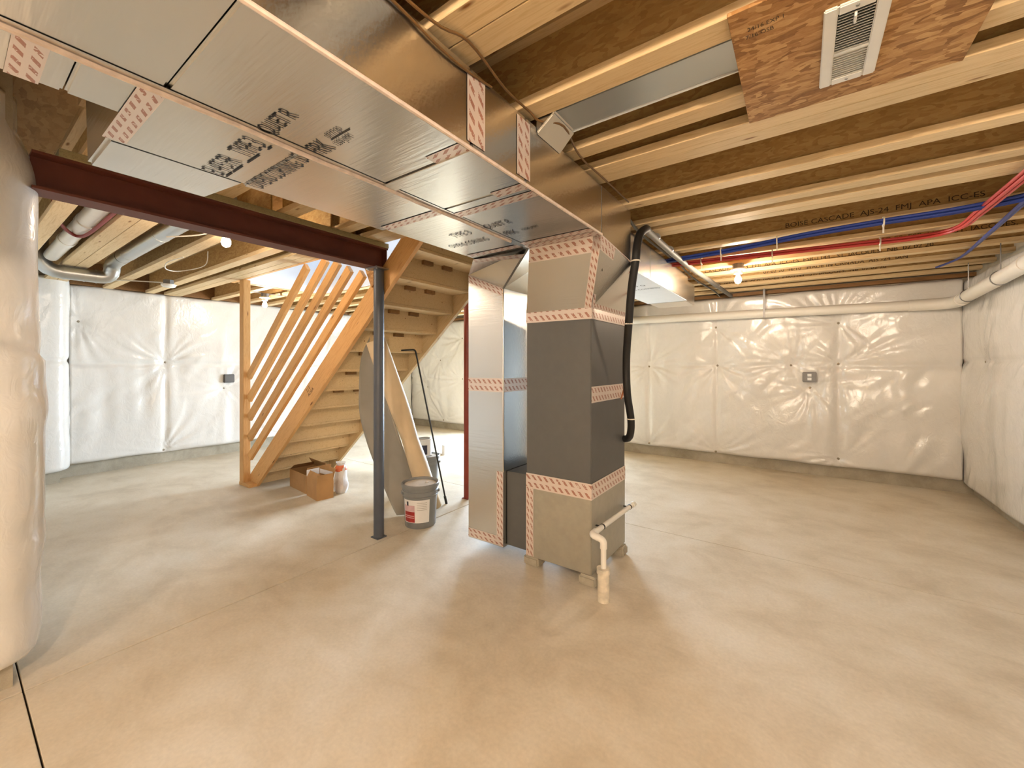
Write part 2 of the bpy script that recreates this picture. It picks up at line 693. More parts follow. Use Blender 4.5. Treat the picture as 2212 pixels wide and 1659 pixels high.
XA, XM, XZ = XL + 0.09, -2.85, XR
right_y = [-3.2, -2.8, -2.4, -2.0, -1.6, -1.2, -0.8, -0.4, 0.02, 0.44, 0.88, 0.975, 1.35, 1.745, 1.962, 2.056]
for y in right_y:
    joist(XM if y > 0.25 else -2.66, XZ, y)
J = {}
for y in (2.51, 2.92):
    J[y] = joist(HX1 + 0.08, XZ, y)
for y in (3.09, 3.184, 3.77, 4.20, 4.62, 5.03, 5.45, 5.87, 6.24):
    J[y] = joist(XM, XZ, y)
for y in (0.46, 0.755, 0.85, 1.28, 1.70, 1.90, 1.995):
    joist(XA, XM - 0.01, y)
for y in (2.47, 2.88):
    joist(XA, HX0 - 0.08, y)
for y in (3.2, 3.6, 4.0, 4.4, 4.8, 5.2, 5.6, 6.0):
    joist(XA, XM - 0.01, y)
# stair-opening headers and trimmers
for nm, a, b in (('header', HX0 - 0.08, HX0), ('header', HX1, HX1 + 0.08)):
    obj(nm, MB().box(a, b, HY0 - 0.02, HY1, JZ, DECK - 0.001), 'joist_wood', ceil, bevel=0.002, seg=1)
obj('trimmer', MB().box(HX0 - 0.1, XM - 0.1, 2.045, 2.083, JZ, DECK - 0.001), 'stud_wood', ceil, bevel=0.002, seg=1)
# printing on the joist webs
line = 'BOISE CASCADE  AJS-24  FMJ  APA  ICC-ES  ESR-1144   ST. JACQUES,  NB  07 02 20'
for y, s, x, zz, mt in ((3.77, 'BOISE CASCADE  AJS-24  FMJ  APA  ICC-ES', -0.10, 2.45, 'ink'), (4.62, line, -0.35, 2.437, 'ink'), (5.03, line, -1.05, 2.437, 'ink'),
                        (5.45, '07 02 20  16:10   MADE IN CANADA  AJS -24  JAN', -0.35, 2.437, 'ink'), (5.87, line, -1.25, 2.437, 'ink')):
    text('printed_text', s, (x, y - 0.005, zz), (1, 0, 0), (0, 0, 1), 0.034, mt, J[y], 1.15)
# dark slots along one joist
for x in (-0.55, -0.30, 0.12, 0.38, 0.58):
    obj('knockout', MB().box(x, x + 0.05, 3.0785, 3.0838, 2.455, 2.50), 'dark_void', J[3.09])

# stairwell shaft above
sh = MB()
Z1 = 5.2
sh.box(HX0 - 0.12, HX0 - 0.02, HY0 - 0.12, HY1 + 0.12, DECK + 0.02, Z1).box(HX1 + 0.02, HX1 + 0.12, HY0 - 0.12, HY1 + 0.12, DECK + 0.02, Z1)
sh.box(HX0 - 0.02, HX1 + 0.02, HY0 - 0.12, HY0 - 0.02, DECK + 0.02, Z1).box(HX0 - 0.02, HX1 + 0.02, HY1 + 0.02, HY1 + 0.12, DECK + 0.02, Z1)
sh.box(HX0 - 0.12, HX1 + 0.12, HY0 - 0.12, HY1 + 0.12, Z1, Z1 + 0.1)
# drywall lining of the opening
sh.box(HX0 + 0.014, HX1 - 0.002, HY1 - 0.014, HY1 - 0.001, JZ + 0.004, DECK + 0.06).box(HX0 + 0.001, HX0 + 0.013, HY0 + 0.002, HY1 - 0.001, JZ + 0.004, DECK + 0.06)
struct(obj('wall_stairwell', sh, 'drywall'))


# ------------------------------------------------------------------ insulation blankets
def ridge(th, seed, k):
    r = np.zeros_like(th)
    rs = np.random.RandomState(seed)
    for f in (7, 11, 16, 23):
        r += np.sin(f * th + rs.uniform(0, 6.28)) * rs.uniform(0.5, 1.0)
    m = np.zeros_like(th)
    for f in (1, 2, 3):
        m += np.sin(f * th + rs.uniform(0, 6.28)) * rs.uniform(0.5, 1.0)
    return np.tanh(r * 1.1) * np.clip(0.55 + 0.6 * m, 0.08, 1.3)


def vnoise(a, b, seed):
    rs = np.random.RandomState(seed)
    out = np.zeros_like(a)
    for i in range(7):
        ka, kb = rs.uniform(0.4, 2.6), rs.uniform(0.4, 2.6)
        out += np.sin(a * ka * 2.2 + b * kb * 1.7 + rs.uniform(0, 6.28)) * np.cos(b * kb * 2.0 - a * ka + rs.uniform(0, 6.28))
    return out / 7


def blanket(name, label, path, z0, z1, pins=(), puff=0.05, step=0.022, seed=1, drape=0.006, creases=(), roll=0.05, extra=None, cut=None, zedge=0.02, rcorner=0.1, crinkle=1.0):
    P = [Vector((p[0], p[1], 0)) for p in path]
    if len(P) > 2:
        P = rounded(P, rcorner, 8)
    # resample
    seglen = [(P[i + 1] - P[i]).length for i in range(len(P) - 1)]
    tot = sum(seglen)
    nu = max(6, int(tot / step))
    nv = max(6, int((z1 - z0) / step))
    us = np.linspace(0, tot, nu + 1)
    pos = np.zeros((nu + 1, 2))
    cum = np.concatenate([[0], np.cumsum(seglen)])
    xsn, ysn = np.array([p.x for p in P]), np.array([p.y for p in P])
    pos[:, 0] = np.interp(us, cum, xsn)
    pos[:, 1] = np.interp(us, cum, ysn)
    tg = np.gradient(pos, axis=0)
    ker = np.ones(5) / 5
    tg = np.stack([np.convolve(np.pad(tg[:, i], 2, 'edge'), ker, 'valid') for i in (0, 1)], 1)
    tg /= np.linalg.norm(tg, axis=1)[:, None]
    nr = np.stack([-tg[:, 1], tg[:, 0]], 1)           # left of travel = into the room
    vs = np.linspace(0, 1, nv + 1)
    U, V = np.meshgrid(us, vs)
    zb = z0 + zedge * vnoise(us * 1.3, us * 0.7, seed + 3)
    zt = z1 + zedge * vnoise(us * 2.1, us * 1.1, seed + 5)
    Z = zb[None, :] + (zt - zb)[None, :] * V
    h = puff * (0.75 + 0.35 * vnoise(U * 1.1, Z * 1.3, seed))
    for cu, cv in creases:                               # seam lines pulled in
        if cu is not None:
            h -= puff * 0.28 * np.exp(-((U - cu) / 0.035) ** 2)
        if cv is not None:
            h -= puff * 0.22 * np.exp(-((Z - cv) / 0.030) ** 2)
    dep = np.zeros_like(h)
    rad = np.zeros_like(h)
    for i, (pu, pz) in enumerate(pins):
        du, dz = U - pu, Z - pz
        r = np.sqrt(du * du + dz * dz) + 1e-6
        th = np.arctan2(dz, du)
        dep = np.maximum(dep, 0.62 * np.exp(-(r / 0.12)) + 0.22 * np.exp(-(r / 0.30) ** 2))
        rad += 0.019 * crinkle * np.exp(-r / 0.36) * np.clip(r / 0.10, 0, 1) * ridge(th + 0.07 * np.sin(r * 6 + i), seed * 31 + i, 0)
    h = h * (1 - dep) + 0.030 * np.tanh(rad / 0.030) * (1 - 0.6 * dep)
    # drape folds in the lower half
    fold = np.sin(U * 17 + 3.0 * vnoise(U, Z * 0.6, seed + 11)) * 0.6 + np.sin(U * 29 + 4 * vnoise(U * 0.8, Z * 0.5, seed + 13)) * 0.4
    msk = np.clip(vnoise(U * 1.4, Z * 0.8, seed + 17) * 2.4 + 0.45, 0, 1)
    h += 1.7 * drape * fold * msk * np.clip(1.2 - np.abs(V - 0.33) * 2.2, 0, 1)
    cr = np.sin(U * 23 + Z * 19 + 5 * vnoise(U * 2, Z * 2, seed + 19)) * np.clip(vnoise(U * 1.7, Z * 2.3, seed + 23) * 3, 0, 1)
    h += 0.006 * cr
    if extra is not None:
        h = extra(U, Z, h)
    # rolled top and bottom edges
    e = np.minimum((Z - zb[None, :]), (zt[None, :] - Z)) / roll
    k = np.sqrt(np.clip(1 - (1 - np.clip(e, 0, 1)) ** 2, 0, 1))
    h = 0.006 + (np.maximum(h, 0.0)) * (0.12 + 0.88 * k)
    X = pos[None, :, 0] + nr[None, :, 0] * h
    Y = pos[None, :, 1] + nr[None, :, 1] * h
    co = np.stack([X, Y, Z], -1).reshape(-1, 3)
    idx = np.arange((nv + 1) * (nu + 1)).reshape(nv + 1, nu + 1)
    fc = np.stack([idx[:-1, :-1], idx[:-1, 1:], idx[1:, 1:], idx[1:, :-1]], -1).reshape(-1, 4)
    # close the back so that it is a solid pad
    nb = len(co)
    back = []
    ring = list(idx[0, :]) + list(idx[1:, -1]) + list(idx[-1, -2::-1]) + list(idx[-2:0:-1, 0])
    bx = np.stack([np.broadcast_to(pos[None, :, 0], Z.shape), np.broadcast_to(pos[None, :, 1], Z.shape), Z], -1).reshape(-1, 3)
    bco = bx[ring]
    n = len(ring)
    side = [(ring[(i + 1) % n], ring[i], nb + i, nb + (i + 1) % n) for i in range(n)]
    me = bpy.data.meshes.new(name)
    me.from_pydata(np.concatenate([co, bco]).tolist(), [], fc.tolist() + side)
    me.polygons.foreach_set('use_smooth', [True] * len(me.polygons))
    me.materials.append(M['vinyl'])
    o = bpy.data.objects.new(name, me)
    C.objects.link(o)
    tag(o, label, 'insulation', 'white insulation blankets on the walls')
    pm = None
    for pu, pz in pins:
        i = int(round(pu / tot * nu))
        if not 0 <= i <= nu:
            continue
        j = int(np.argmin(np.abs(Z[:, i] - pz)))
        p = Vector((X[j, i], Y[j, i], Z[j, i]))
        nn = Vector((nr[i, 0], nr[i, 1], 0))
        if pm is None:
            q = obj('pin', MB().tube([(0, 0, -0.004), (0, 0, 0.003), (0, 0, 0.006)], [0.016, 0.016, 0.009], 10), 'pin_grey')
            pm = q.data
        else:
            q = bpy.data.objects.new('pin', pm)
            C.objects.link(q)
        q.rotation_euler = nn.to_track_quat('Z', 'Y').to_euler()
        q.location = p
        adopt(q, o)
    return o


# far wall, right of the patio door: travels +x -> -x so that the room is on the left
fx = lambda x: (XR - 0.10) - x
far_pins = [(fx(x), z) for x, z in ((-2.85, 1.39), (-2.85, 0.15), (-1.925, 1.38), (-0.968, 1.387), (-0.107, 1.394), (0.373, 1.417), (-0.992, 1.93), (0.377, 1.92), (0.095, 1.11), (-1.925, 0.17), (-0.998, 0.165), (0.382, 0.25))]
blanket('insulation_blanket', 'long white insulation blanket on the far wall, right of the furnace, around the duplex outlet',
        [(XR - 0.10, YF - 0.015), (DX1 + 0.04, YF - 0.015)], 0.14, 2.335, far_pins, 0.085, 0.02, 3, 0.008, [(None, 1.39), (fx(-0.97), None), (fx(-1.925), None), (fx(0.377), None)])
lx = lambda x: (DX0 - 0.04) - x
blanket('insulation_blanket', 'white pinned insulation blanket seen behind the stairs beside the red post',
        [(DX0 - 0.04, YF - 0.015), (XL + 0.05, YF - 0.015)], 0.14, 2.335, [(lx(x), z) for x, z in ((-5.85, 1.95), (-5.85, 1.1), (-6.5, 1.5), (-6.4, 0.2), (-5.7, 0.2), (-6.9, 0.9))], 0.07, 0.025, 5, 0.006, [(None, 1.1)])
ly = lambda y: (YF - 0.11) - y
blanket('insulation_blanket', 'white pinned insulation blanket on the wall left of the stairs, wrinkles radiating from pins',
        [(XL + 0.012, YF - 0.11), (XL + 0.012, 0.945)], 0.15, 2.405, [(ly(y), z) for y, z in ((1.88, 1.43), (2.60, 1.03), (1.87, 0.18), (1.02, 1.95), (3.5, 1.4), (4.4, 1.4), (5.3, 1.4), (3.5, 0.2), (5.3, 0.2), (4.4, 2.0))], 0.10, 0.02, 8, 0.009, [(None, 1.41), (ly(1.88), None)])


# wall right, close bulging pads
ry = lambda y: y - YB - 0.03


def right_extra(U, Z, h):
    return h + 0.035 * np.exp(-((Z - 0.9) / 0.55) ** 2) + 0.02 * np.exp(-((Z - 1.9) / 0.25) ** 2)


blanket('insulation_blanket', 'white bulging insulation blanket on the wall at the right edge of the photo',
        [(XR - 0.012, YB + 0.03), (XR - 0.012, YF - 0.03)], 0.10, 2.33, [(ry(y), z) for y, z in ((5.95, 1.43), (4.2, 1.43), (2.4, 1.43))], 0.085, 0.022, 14, 0.003, [(None, 1.43)], extra=right_extra, crinkle=0.45)
# outside corner beside the camera: +y face first, then along -y
UC = XC + 0.012 + 7.10


def near_extra(U, Z, h):
    zb = 1.47 + 0.12 * np.tanh((U - UC) / 0.2)
    h = h + 0.020 / (1 + np.exp(np.clip((Z - zb) / 0.003, -60, 60)))
    h = h - 0.16 * np.clip((Z - 2.2) / 0.4, 0, 1) ** 2
    return h - 0.035 * np.clip((0.75 - Z) / 0.75, 0, 1) ** 1.5


blanket('insulation_blanket', 'thick white insulation wrap rounding the wall corner at the left edge of the photo',
        [(-7.10, YC + 0.012), (XC + 0.012, YC + 0.012), (XC + 0.012, YB + 0.03)], 0.10, 2.58, [], 0.085, 0.02, 21, 0.005, [], extra=near_extra)
blanket('insulation_blanket', 'white wrapped insulation pad on the narrow pilaster in the far left corner',
        [(XL + 0.02, 0.852), (-7.148, 0.852), (-7.148, YC + 0.13)], 0.13, 2.44, [], 0.085, 0.02, 33, 0.010, [(None, 1.45)])
blanket('insulation_blanket', 'white insulation blanket on the wall behind the camera',
        [(XC + 0.1, YB + 0.012), (XR - 0.1, YB + 0.012)], 0.12, 2.33, [], 0.06, 0.05, 40, 0.006)

# ------------------------------------------------------------------ steel beam, plate, posts
def ibeam(x, y0, y1, z0, z1, fw=0.13, ft=0.012):
    return MB().box(x - fw / 2, x + fw / 2, y0, y1, z0, z0 + ft).box(x - fw / 2, x + fw / 2, y0, y1, z1 - ft, z1).box(x - 0.005, x + 0.005, y0, y1, z0 + ft, z1 - ft)


BX = -2.83
bm1 = thing('steel_beam', 'dark red primed steel beam running from the left wall corner to the grey column', 'beam', (BX, 1.2, 2.18))
obj('beam', ibeam(BX, YC + 0.05, 2.14, 2.183, 2.352), 'red_primer', bm1)
obj('stiffener', MB().box(BX - 0.06, BX + 0.06, 2.125, 2.133, 2.195, 2.340), 'red_primer', bm1)
obj('top_plate', MB().box(BX - 0.075, BX + 0.075, YC + 0.13, 2.14, 2.352, JZ - 0.001), 'plate_wood', bm1, bevel=0.002, seg=1)
bm2 = thing('steel_beam', 'dark red steel beam resting on the red post behind the furnace', 'beam', (BX, 4.8, 2.18))
obj('beam', ibeam(BX, 3.14, YF - 0.12, 2.183, 2.352), 'red_primer', bm2)
obj('top_plate', MB().box(BX - 0.075, BX + 0.075, 3.14, YF - 0.13, 2.352, JZ - 0.001), 'plate_wood', bm2, bevel=0.002, seg=1)


def post(label, x, y, r, mat, ztop):
    e = thing('support_post', label, 'post', (x, y, 0))
    obj('shaft', MB().lathe([(r, 0.006), (r, ztop - 0.012)], x, y, 28), mat, e, True)
    obj('base_plate', MB().box(x - r - 0.004, x + r + 0.004, y - r - 0.004, y + r + 0.004, 0.0, 0.007), mat, e)
    obj('cap_plate', MB().box(x - 0.07, x + 0.07, y - 0.075, y + 0.075, ztop - 0.012, ztop), 'steel', e)
    for dx in (-0.052, 0.052):
        for dy in (-0.058, 0.058):
            obj('bolt', MB().lathe([(0.009, -0.01), (0.009, 0.0)], x + dx, y + dy, 6, ztop - 0.012), 'steel', e)
    return e


post('round blue-grey steel column under the end of the red beam', -2.80, 2.076, 0.041, 'blue_grey_steel', 2.183)
post('red painted round steel post standing behind the foil return duct', -2.86, 3.22, 0.036, 'red_post', 2.183)

# ------------------------------------------------------------------ stairs
RISE, RUN, SX0 = 0.194, 0.228, -5.20
SLOPE = RISE / RUN
SB = -5.11                                   # bottom line of the stringers: z = SLOPE * (x - SB)
st = thing('staircase', 'unfinished plywood staircase seen from below, rising towards the duct', 'stairs', (-4.6, 2.62, 0))


def stringer(y0, y1, tall, xe, mat, nm):
    zt = lambda x: SLOPE * (x - SB)
    xs0 = SB - tall / SLOPE
    prof = [(max(xs0, -5.27), 0.0), (SB, 0.0), (xe, zt(xe)), (xe, zt(xe) + tall), (-5.27, zt(-5.27) + tall)]
    # local X along the slope so that the grain follows the board
    a = math.atan(SLOPE)
    org = Vector((SB, (y0 + y1) / 2, 0))
    R = Matrix.Rotation(-a, 4, 'Y')
    T = Matrix.Translation(org) @ R
    Ti = T.inverted()
    bot = [Ti @ Vector((x, y0, z)) for x, z in prof]
    top = [Ti @ Vector((x, y1, z)) for x, z in prof]
    o = obj(nm, MB().hexa(bot, top), mat, None, bevel=0.002, seg=1)
    o.matrix_basis = T
    return adopt(o, st)


stringer(2.12, 2.158, 0.25, -2.26, 'stud_wood', 'stringer')
stringer(3.05, 3.088, 0.27, -2.26, 'step_wood', 'stringer')
for i in range(14):
    x = SX0 + RUN * i
    obj('riser', MB().box(x, x + 0.018, 2.16, 3.05, RISE * i + (0.001 if i == 0 else 0.0), RISE * (i + 1) - 0.026), 'step_wood', st)
    if i < 13:
        z = RISE * (i + 1)
        obj('tread', MB().box(x - 0.024, x + RUN + 0.018, 2.16, 3.05, z - 0.025, z), 'step_wood', st, bevel=0.004)
        if i > 4:
            for y in (2.42, 2.66):
                obj('glue_block', MB().box(x + 0.019, x + 0.05, y, y + 0.11, z - 0.060, z - 0.0255), 'dark_wood', st)
# text stamp on the near stringer
sdx = Vector((math.cos(math.atan(SLOPE)), 0, math.sin(math.atan(SLOPE))))
sup = Vector((-sdx.z, 0, sdx.x))
for k, s in enumerate(('2 J E', 'ALSEA')):
    p = Vector((-3.98, 2.12, SLOPE * (-3.98 - SB) + 0.145)) + sup * (0.02 - 0.05 * k)
    text('stamp', s, p, sdx, sup, 0.034, 'ink', st, 0.9)
# gusset by the column
obj('gusset', MB().hexa([(-3.06, 2.104, 2.28), (-2.94, 2.104, 2.05), (-2.91, 2.104, 2.07), (-2.91, 2.104, 2.38), (-2.98, 2.104, 2.38)],
                        [(-3.06, 2.119, 2.28), (-2.94, 2.119, 2.05), (-2.91, 2.119, 2.07), (-2.91, 2.119, 2.38), (-2.98, 2.119, 2.38)]), 'osb_panel', st)

# guard rail: a post and five sloping boards
gr = thing('stair_railing', 'rough lumber stair guard of one upright and five sloping boards', 'railing', (-5.31, 2.09, 0))
board('upright', (-5.315, 2.085, 0.0), (-5.315, 2.085, JZ - 0.001), 0.105, 0.075, (1, 0, 0), 'stud_wood', gr)
for a, b in (((-5.30, 1.225), (-3.96, 2.385)), ((-5.29, 0.965), (-3.62, 2.385)), ((-5.285, 0.745), (-3.42, 2.35)), ((-5.28, 0.51), (-3.24, 2.27)), ((-5.27, 0.29), (-3.05, 2.19))):
    sl = SLOPE
    xe = b[0]
    ze = a[1] + (xe - a[0]) * sl
    if ze > JZ + 0.03:
        xe = a[0] + (JZ + 0.03 - a[1]) / sl
        ze = JZ + 0.03
    board('rail', (a[0] + 0.04, 2.105, a[1] + 0.04 * sl), (xe, 2.105, ze), 0.086, 0.038, (0, 0, 1), 'stud_wood', gr)
board('kick_plate', (-5.36, 2.09, 0.019), (-5.10, 2.09, 0.019), 0.10, 0.038, (0, 1, 0), 'stud_wood', gr)

# ------------------------------------------------------------------ furnace
FX0, FX1, FY0, FY1 = -1.565, -1.075, 2.38, 2.98
fu = thing('furnace', 'tall two-tone grey furnace cabinet on concrete feet in the middle of the room', 'furnace', ((FX0 + FX1) / 2, 2.7, 0.07))
obj('lower_cabinet', MB().box(FX0, FX1, FY0, FY1, 0.07, 0.585), 'cabinet_light', fu, bevel=0.004)
obj('upper_cabinet', MB().box(FX0 + 0.002, FX1 - 0.002, FY0 + 0.002, FY1 - 0.002, 0.585, 1.765), 'cabinet_dark', fu, bevel=0.004)
e = 0.0012


def band(nm, z0, z1, parent, x0=FX0, x1=FX1, y0=FY0, y1=FY1, front=True, side=True):
    mb = MB()
    if front:
        mb.strip((x0, y0 - e, z0), (x1 + e, y0 - e, z0), (0, 0, z1 - z0))
    if side:
        mb.strip((x1 + e, y0 - e, z0), (x1 + e, y1, z0), (0, 0, z1 - z0))
    o = obj(nm, mb, 'foil_tape', parent)
    md = o.modifiers.new('thickness', 'SOLIDIFY')
    md.thickness = 0.0006
    md.offset = 1
    return o


band('tape', 0.545, 0.648, fu)
band('tape', 1.158, 1.262, fu, front=False)
band('tape', 1.690, 1.800, fu)
obj('filter_rack', MB().box(-1.762, FX0 + 0.001, 2.42, 2.90, 0.08, 0.62), 'cabinet_dark', fu, bevel=0.003)
mb = MB().strip((FX0 - 0.028, 2.42 - e, 0.10), (FX0 - 0.028, 2.42 - e, 0.62), (0.027, 0, 0))
mb.strip((FX0 + 0.0, FY0 - e * 2, 0.075), (FX0 + 0.0, FY0 - e * 2, 0.55), (0.06, 0, 0))
obj('tape', mb, 'foil_tape', fu)
# feet
for k, (x, y) in enumerate(((-1.10, 2.415), (-1.53, 2.43), (-1.11, 2.92), (-1.53, 2.92))):
    e2 = tag(obj('concrete_foot', MB().box(x - 0.062, x + 0.062, y - 0.052, y + 0.052, 0.0, 0.0695), 'concrete_block', bevel=0.014, seg=3, smooth=True),
             ('rounded concrete foot under the front right corner of the furnace', 'concrete foot under the front left corner of the furnace', 'concrete foot under the rear right corner of the furnace', 'concrete foot hidden under the rear left corner of the furnace')[k], 'foot', 'concrete feet of the furnace')

# ------------------------------------------------------------------ ducts
DZ0, DZ1 = 2.10, 2.365
SXL, SXR = -1.335, -0.872
SEND = 2.06
sup_d = thing('supply_duct', 'foil faced supply duct overhead with the black printed word QUIET', 'duct', (-1.1, 1.0, DZ0))
ret_d = thing('return_duct', 'foil faced return duct alongside, dropping down to the left of the furnace', 'duct', (-1.6, 1.0, DZ0))


def panelbox(nm, x0, x1, y0, y1, z0, z1, parent, mat='foil', bevel=0.006):
    return obj(nm, MB().box(x0, x1, y0, y1, z0, z1), mat, parent, bevel=bevel, smooth=True)


# supply duct sections (butt joints between duct boards)
for y0, y1 in ((YB + 0.3, -1.0), (-1.0, 0.333), (0.336, 1.0), (1.003, 1.318), (1.321, SEND)):
    panelbox('duct_section', SXL + 0.002, SXR, y0, y1, DZ0, DZ1, sup_d)
obj('seam_lip', MB().box(SXL + 0.01, SXR - 0.002, 1.00, 1.06, DZ0 - 0.006, DZ0 + 0.001), 'foil', sup_d, bevel=0.002)
obj('corner_bead', MB().tube([(SXR, YB + 0.4, DZ0), (SXR, SEND, DZ0)], 0.007, 8), 'seam_paste', sup_d, True)
# plenum and flared transition onto the furnace
loft = MB().hexa([(FX0, FY0, 1.76), (FX1, FY0, 1.76), (FX1, FY1, 1.76), (FX0, FY1, 1.76)],
                 [(SXL + 0.004, SEND, DZ0 + 0.002), (SXR, SEND, DZ0 + 0.002), (SXR, 2.52, 2.035), (SXL + 0.004, 2.52, 2.035)])
obj('transition', loft, 'foil', sup_d)
obj('plenum', MB().hexa([(SXL + 0.004, SEND, DZ0), (SXR, SEND, DZ0), (SXR, 2.52, 2.033), (SXL + 0.004, 2.52, 2.033)],
                        [(SXL + 0.004, SEND, DZ1), (SXR, SEND, DZ1), (SXR, 2.52, DZ1), (SXL + 0.004, 2.52, DZ1)]), 'foil', sup_d, bevel=0.004)


def tape_on(parent, a, b, w, n, off=0.0015):
    n = Vector(n).normalized() * off
    o = obj('tape', MB().strip(Vector(a) + n, Vector(b) + n, w), 'foil_tape', parent)
    return o


A_, B_ = Vector((FX0, FY0, 1.76)), Vector((FX1, FY0, 1.76))
C_, D_ = Vector((SXL + 0.004, SEND, DZ0)), Vector((SXR, SEND, DZ0))
nfront = (B_ - A_).cross(C_ - A_)
if nfront.y > 0:
    nfront = -nfront
up_f = (C_ - A_).normalized()
tape_on(sup_d, C_.lerp(A_, 0.2), D_.lerp(B_, 0.2), (C_ - A_) * 0.2, nfront, 0.003)
tape_on(sup_d, C_ + Vector((0, -0.07, 0)), D_ + Vector((0, -0.07, 0)), (0, 0.07, 0), (0, 0, -1), 0.002)
tape_on(sup_d, B_.lerp(A_, 0.10), D_.lerp(C_, 0.10), (B_ - A_) * 0.10, nfront, 0.003)
E1, F1 = Vector((FX1, FY1, 1.76)), Vector((SXR, 2.52, 2.035))
nside = (E1 - B_).cross(D_ - B_)
if nside.x < 0:
    nside = -nside
tape_on(sup_d, D_.lerp(B_, 0.18), F1.lerp(E1, 0.18), (D_ - B_) * 0.18, nside, 0.003)
tape_on(sup_d, B_, E1, (D_ - B_) * 0.22, nside, 0.003)
for y in (0.95, 1.30, 1.38, 1.93):
    tape_on(sup_d, (SXL + 0.02 if y > 1.3 else SXR - 0.16, y, DZ0), (SXR - 0.01, y, DZ0), (0, 0.055, 0), (0, 0, -1), 0.002)
tape_on(sup_d, (SXR, 0.98, DZ0 + 0.02), (SXR, 0.98, DZ1 - 0.02), (0, 0.09, 0), (1, 0, 0), 0.002)
tape_on(sup_d, (SXR, 1.26, DZ0 + 0.02), (SXR, 1.26, DZ1 - 0.02), (0, 0.09, 0), (1, 0, 0), 0.002)
# printing on its side and underside
sxd = (E1.lerp(F1, 0.5) - B_.lerp(D_, 0.5)).normalized()
nsn = nside.normalized()
sud = nsn.cross(sxd).normalized()
text('printed_text', 'OWENS CORNING', B_.lerp(D_, 0.58) + sxd * 0.05, sxd, sud, 0.058, 'ink', sup_d, 0.55, 0.003)
xd, ud = (1, 0, 0), (0, -1, 0)
nz = DZ0
text('printed_text', 'QUIET R', (-1.314, 0.590, nz), xd, ud, 0.050, 'ink_black', sup_d, 0.60, 0.003)
text('printed_text', 'FRK', (-1.305, 0.745, nz), xd, ud, 0.066, 'ink_black', sup_d, 0.50, 0.003)
text('printed_text', '07/7/20', (-1.185, 0.700, nz), xd, ud, 0.022, 'ink_black', sup_d, 0.75, 0.003)
obj('printed_rule', MB().box(-1.19, -1.09, 0.7055, 0.7085, DZ0 - 0.0028, DZ0 - 0.0016), 'ink_black', sup_d)
text('printed_text', '1250 JMM', (-1.205, 0.740, nz), xd, ud, 0.024, 'ink_black', sup_d, 0.62, 0.003)
text('printed_text', 'QUIET R', (-1.314, 1.635, nz), xd, ud, 0.050, 'ink_black', sup_d, 0.60, 0.003)
text('printed_text', 'FRK', (-1.29, 1.78, nz), xd, ud, 0.055, 'ink_black', sup_d, 0.55, 0.003)
text('printed_text', '1250 JMM', (-1.18, 1.76, nz), xd, ud, 0.024, 'ink_black', sup_d, 0.7, 0.003)

# return duct sections
RXL = -1.765
for y0, y1, x0 in ((YB + 0.3, -0.6, -1.55), (-0.6, 0.185, -1.55), (0.188, 0.30, -1.55), (0.302, 0.69, -1.76), (0.692, 1.35, RXL - 0.02), (1.353, SEND, RXL)):
    panelbox('duct_section', x0, SXL - 0.002, y0, y1, DZ0 + 0.001, DZ1, ret_d)
# branch take-off to the left
obj('branch', MB().hexa([(-1.755, 0.305, DZ0 + 0.001), (-1.755, 0.69, DZ0 + 0.001), (-2.05, 0.655, DZ0 + 0.004), (-2.05, 0.305, DZ0 + 0.004)],
                        [(-1.755, 0.305, DZ1), (-1.755, 0.69, DZ1), (-2.085, 0.655, DZ1), (-2.085, 0.305, DZ1)]), 'foil', ret_d, bevel=0.01, smooth=True)
mb = MB().strip((SXL - 0.028, YB + 0.4, DZ0 - 0.002), (SXL - 0.028, SEND, DZ0 - 0.002), (0.056, 0, 0))
obj('seam_tape', mb, 'foil', ret_d)
obj('seam_bead', MB().tube([(SXL + 0.004 * math.sin(k * 1.7), YB + 0.4 + k * 0.137, DZ0 - 0.004) for k in range(int((SEND - YB - 0.4) / 0.137))], 0.009, 8), 'seam_paste', ret_d, True)
for y, x0, x1 in ((0.09, -1.55, -1.34), (0.29, -1.74, -1.34), (1.30, -1.74, -1.35), (1.95, -1.74, -1.35)):
    tape_on(ret_d, (x0, y, DZ0), (x1, y, DZ0), (0, 0.055, 0), (0, 0, -1), 0.002)
text('printed_text', 'EI 475 FR', (-1.745, 0.610, nz + 0.001), xd, ud, 0.070, 'ink_black', ret_d, 0.44, 0.003)
text('printed_text', 'TYPE 3', (-1.52, 0.610, nz + 0.001), xd, ud, 0.070, 'ink_black', ret_d, 0.44, 0.003)
for xa, xb in ((-1.74, -1.69), (-1.68, -1.60), (-1.56, -1.47), (-1.41, -1.385)):
    obj('printed_rule', MB().box(xa, xb, 0.617, 0.623, DZ0 - 0.0025, DZ0 - 0.0012), 'ink_black', ret_d)
text('printed_text', 'OWENS CORNING', (-1.75, 0.747, nz + 0.001), xd, ud, 0.064, 'ink_black', ret_d, 0.42, 0.003)
text('printed_text', 'IS', (-1.40, 0.740, nz + 0.001), xd, ud, 0.064, 'ink_black', ret_d, 0.42, 0.003)
text('printed_text', 'TYPE 3', (-1.55, 1.650, nz + 0.001), xd, ud, 0.060, 'ink_black', ret_d, 0.5, 0.003)
text('printed_text', 'OWENS CORNING', (-1.70, 1.79, nz + 0.001), xd, ud, 0.055, 'ink_black', ret_d, 0.42, 0.003)
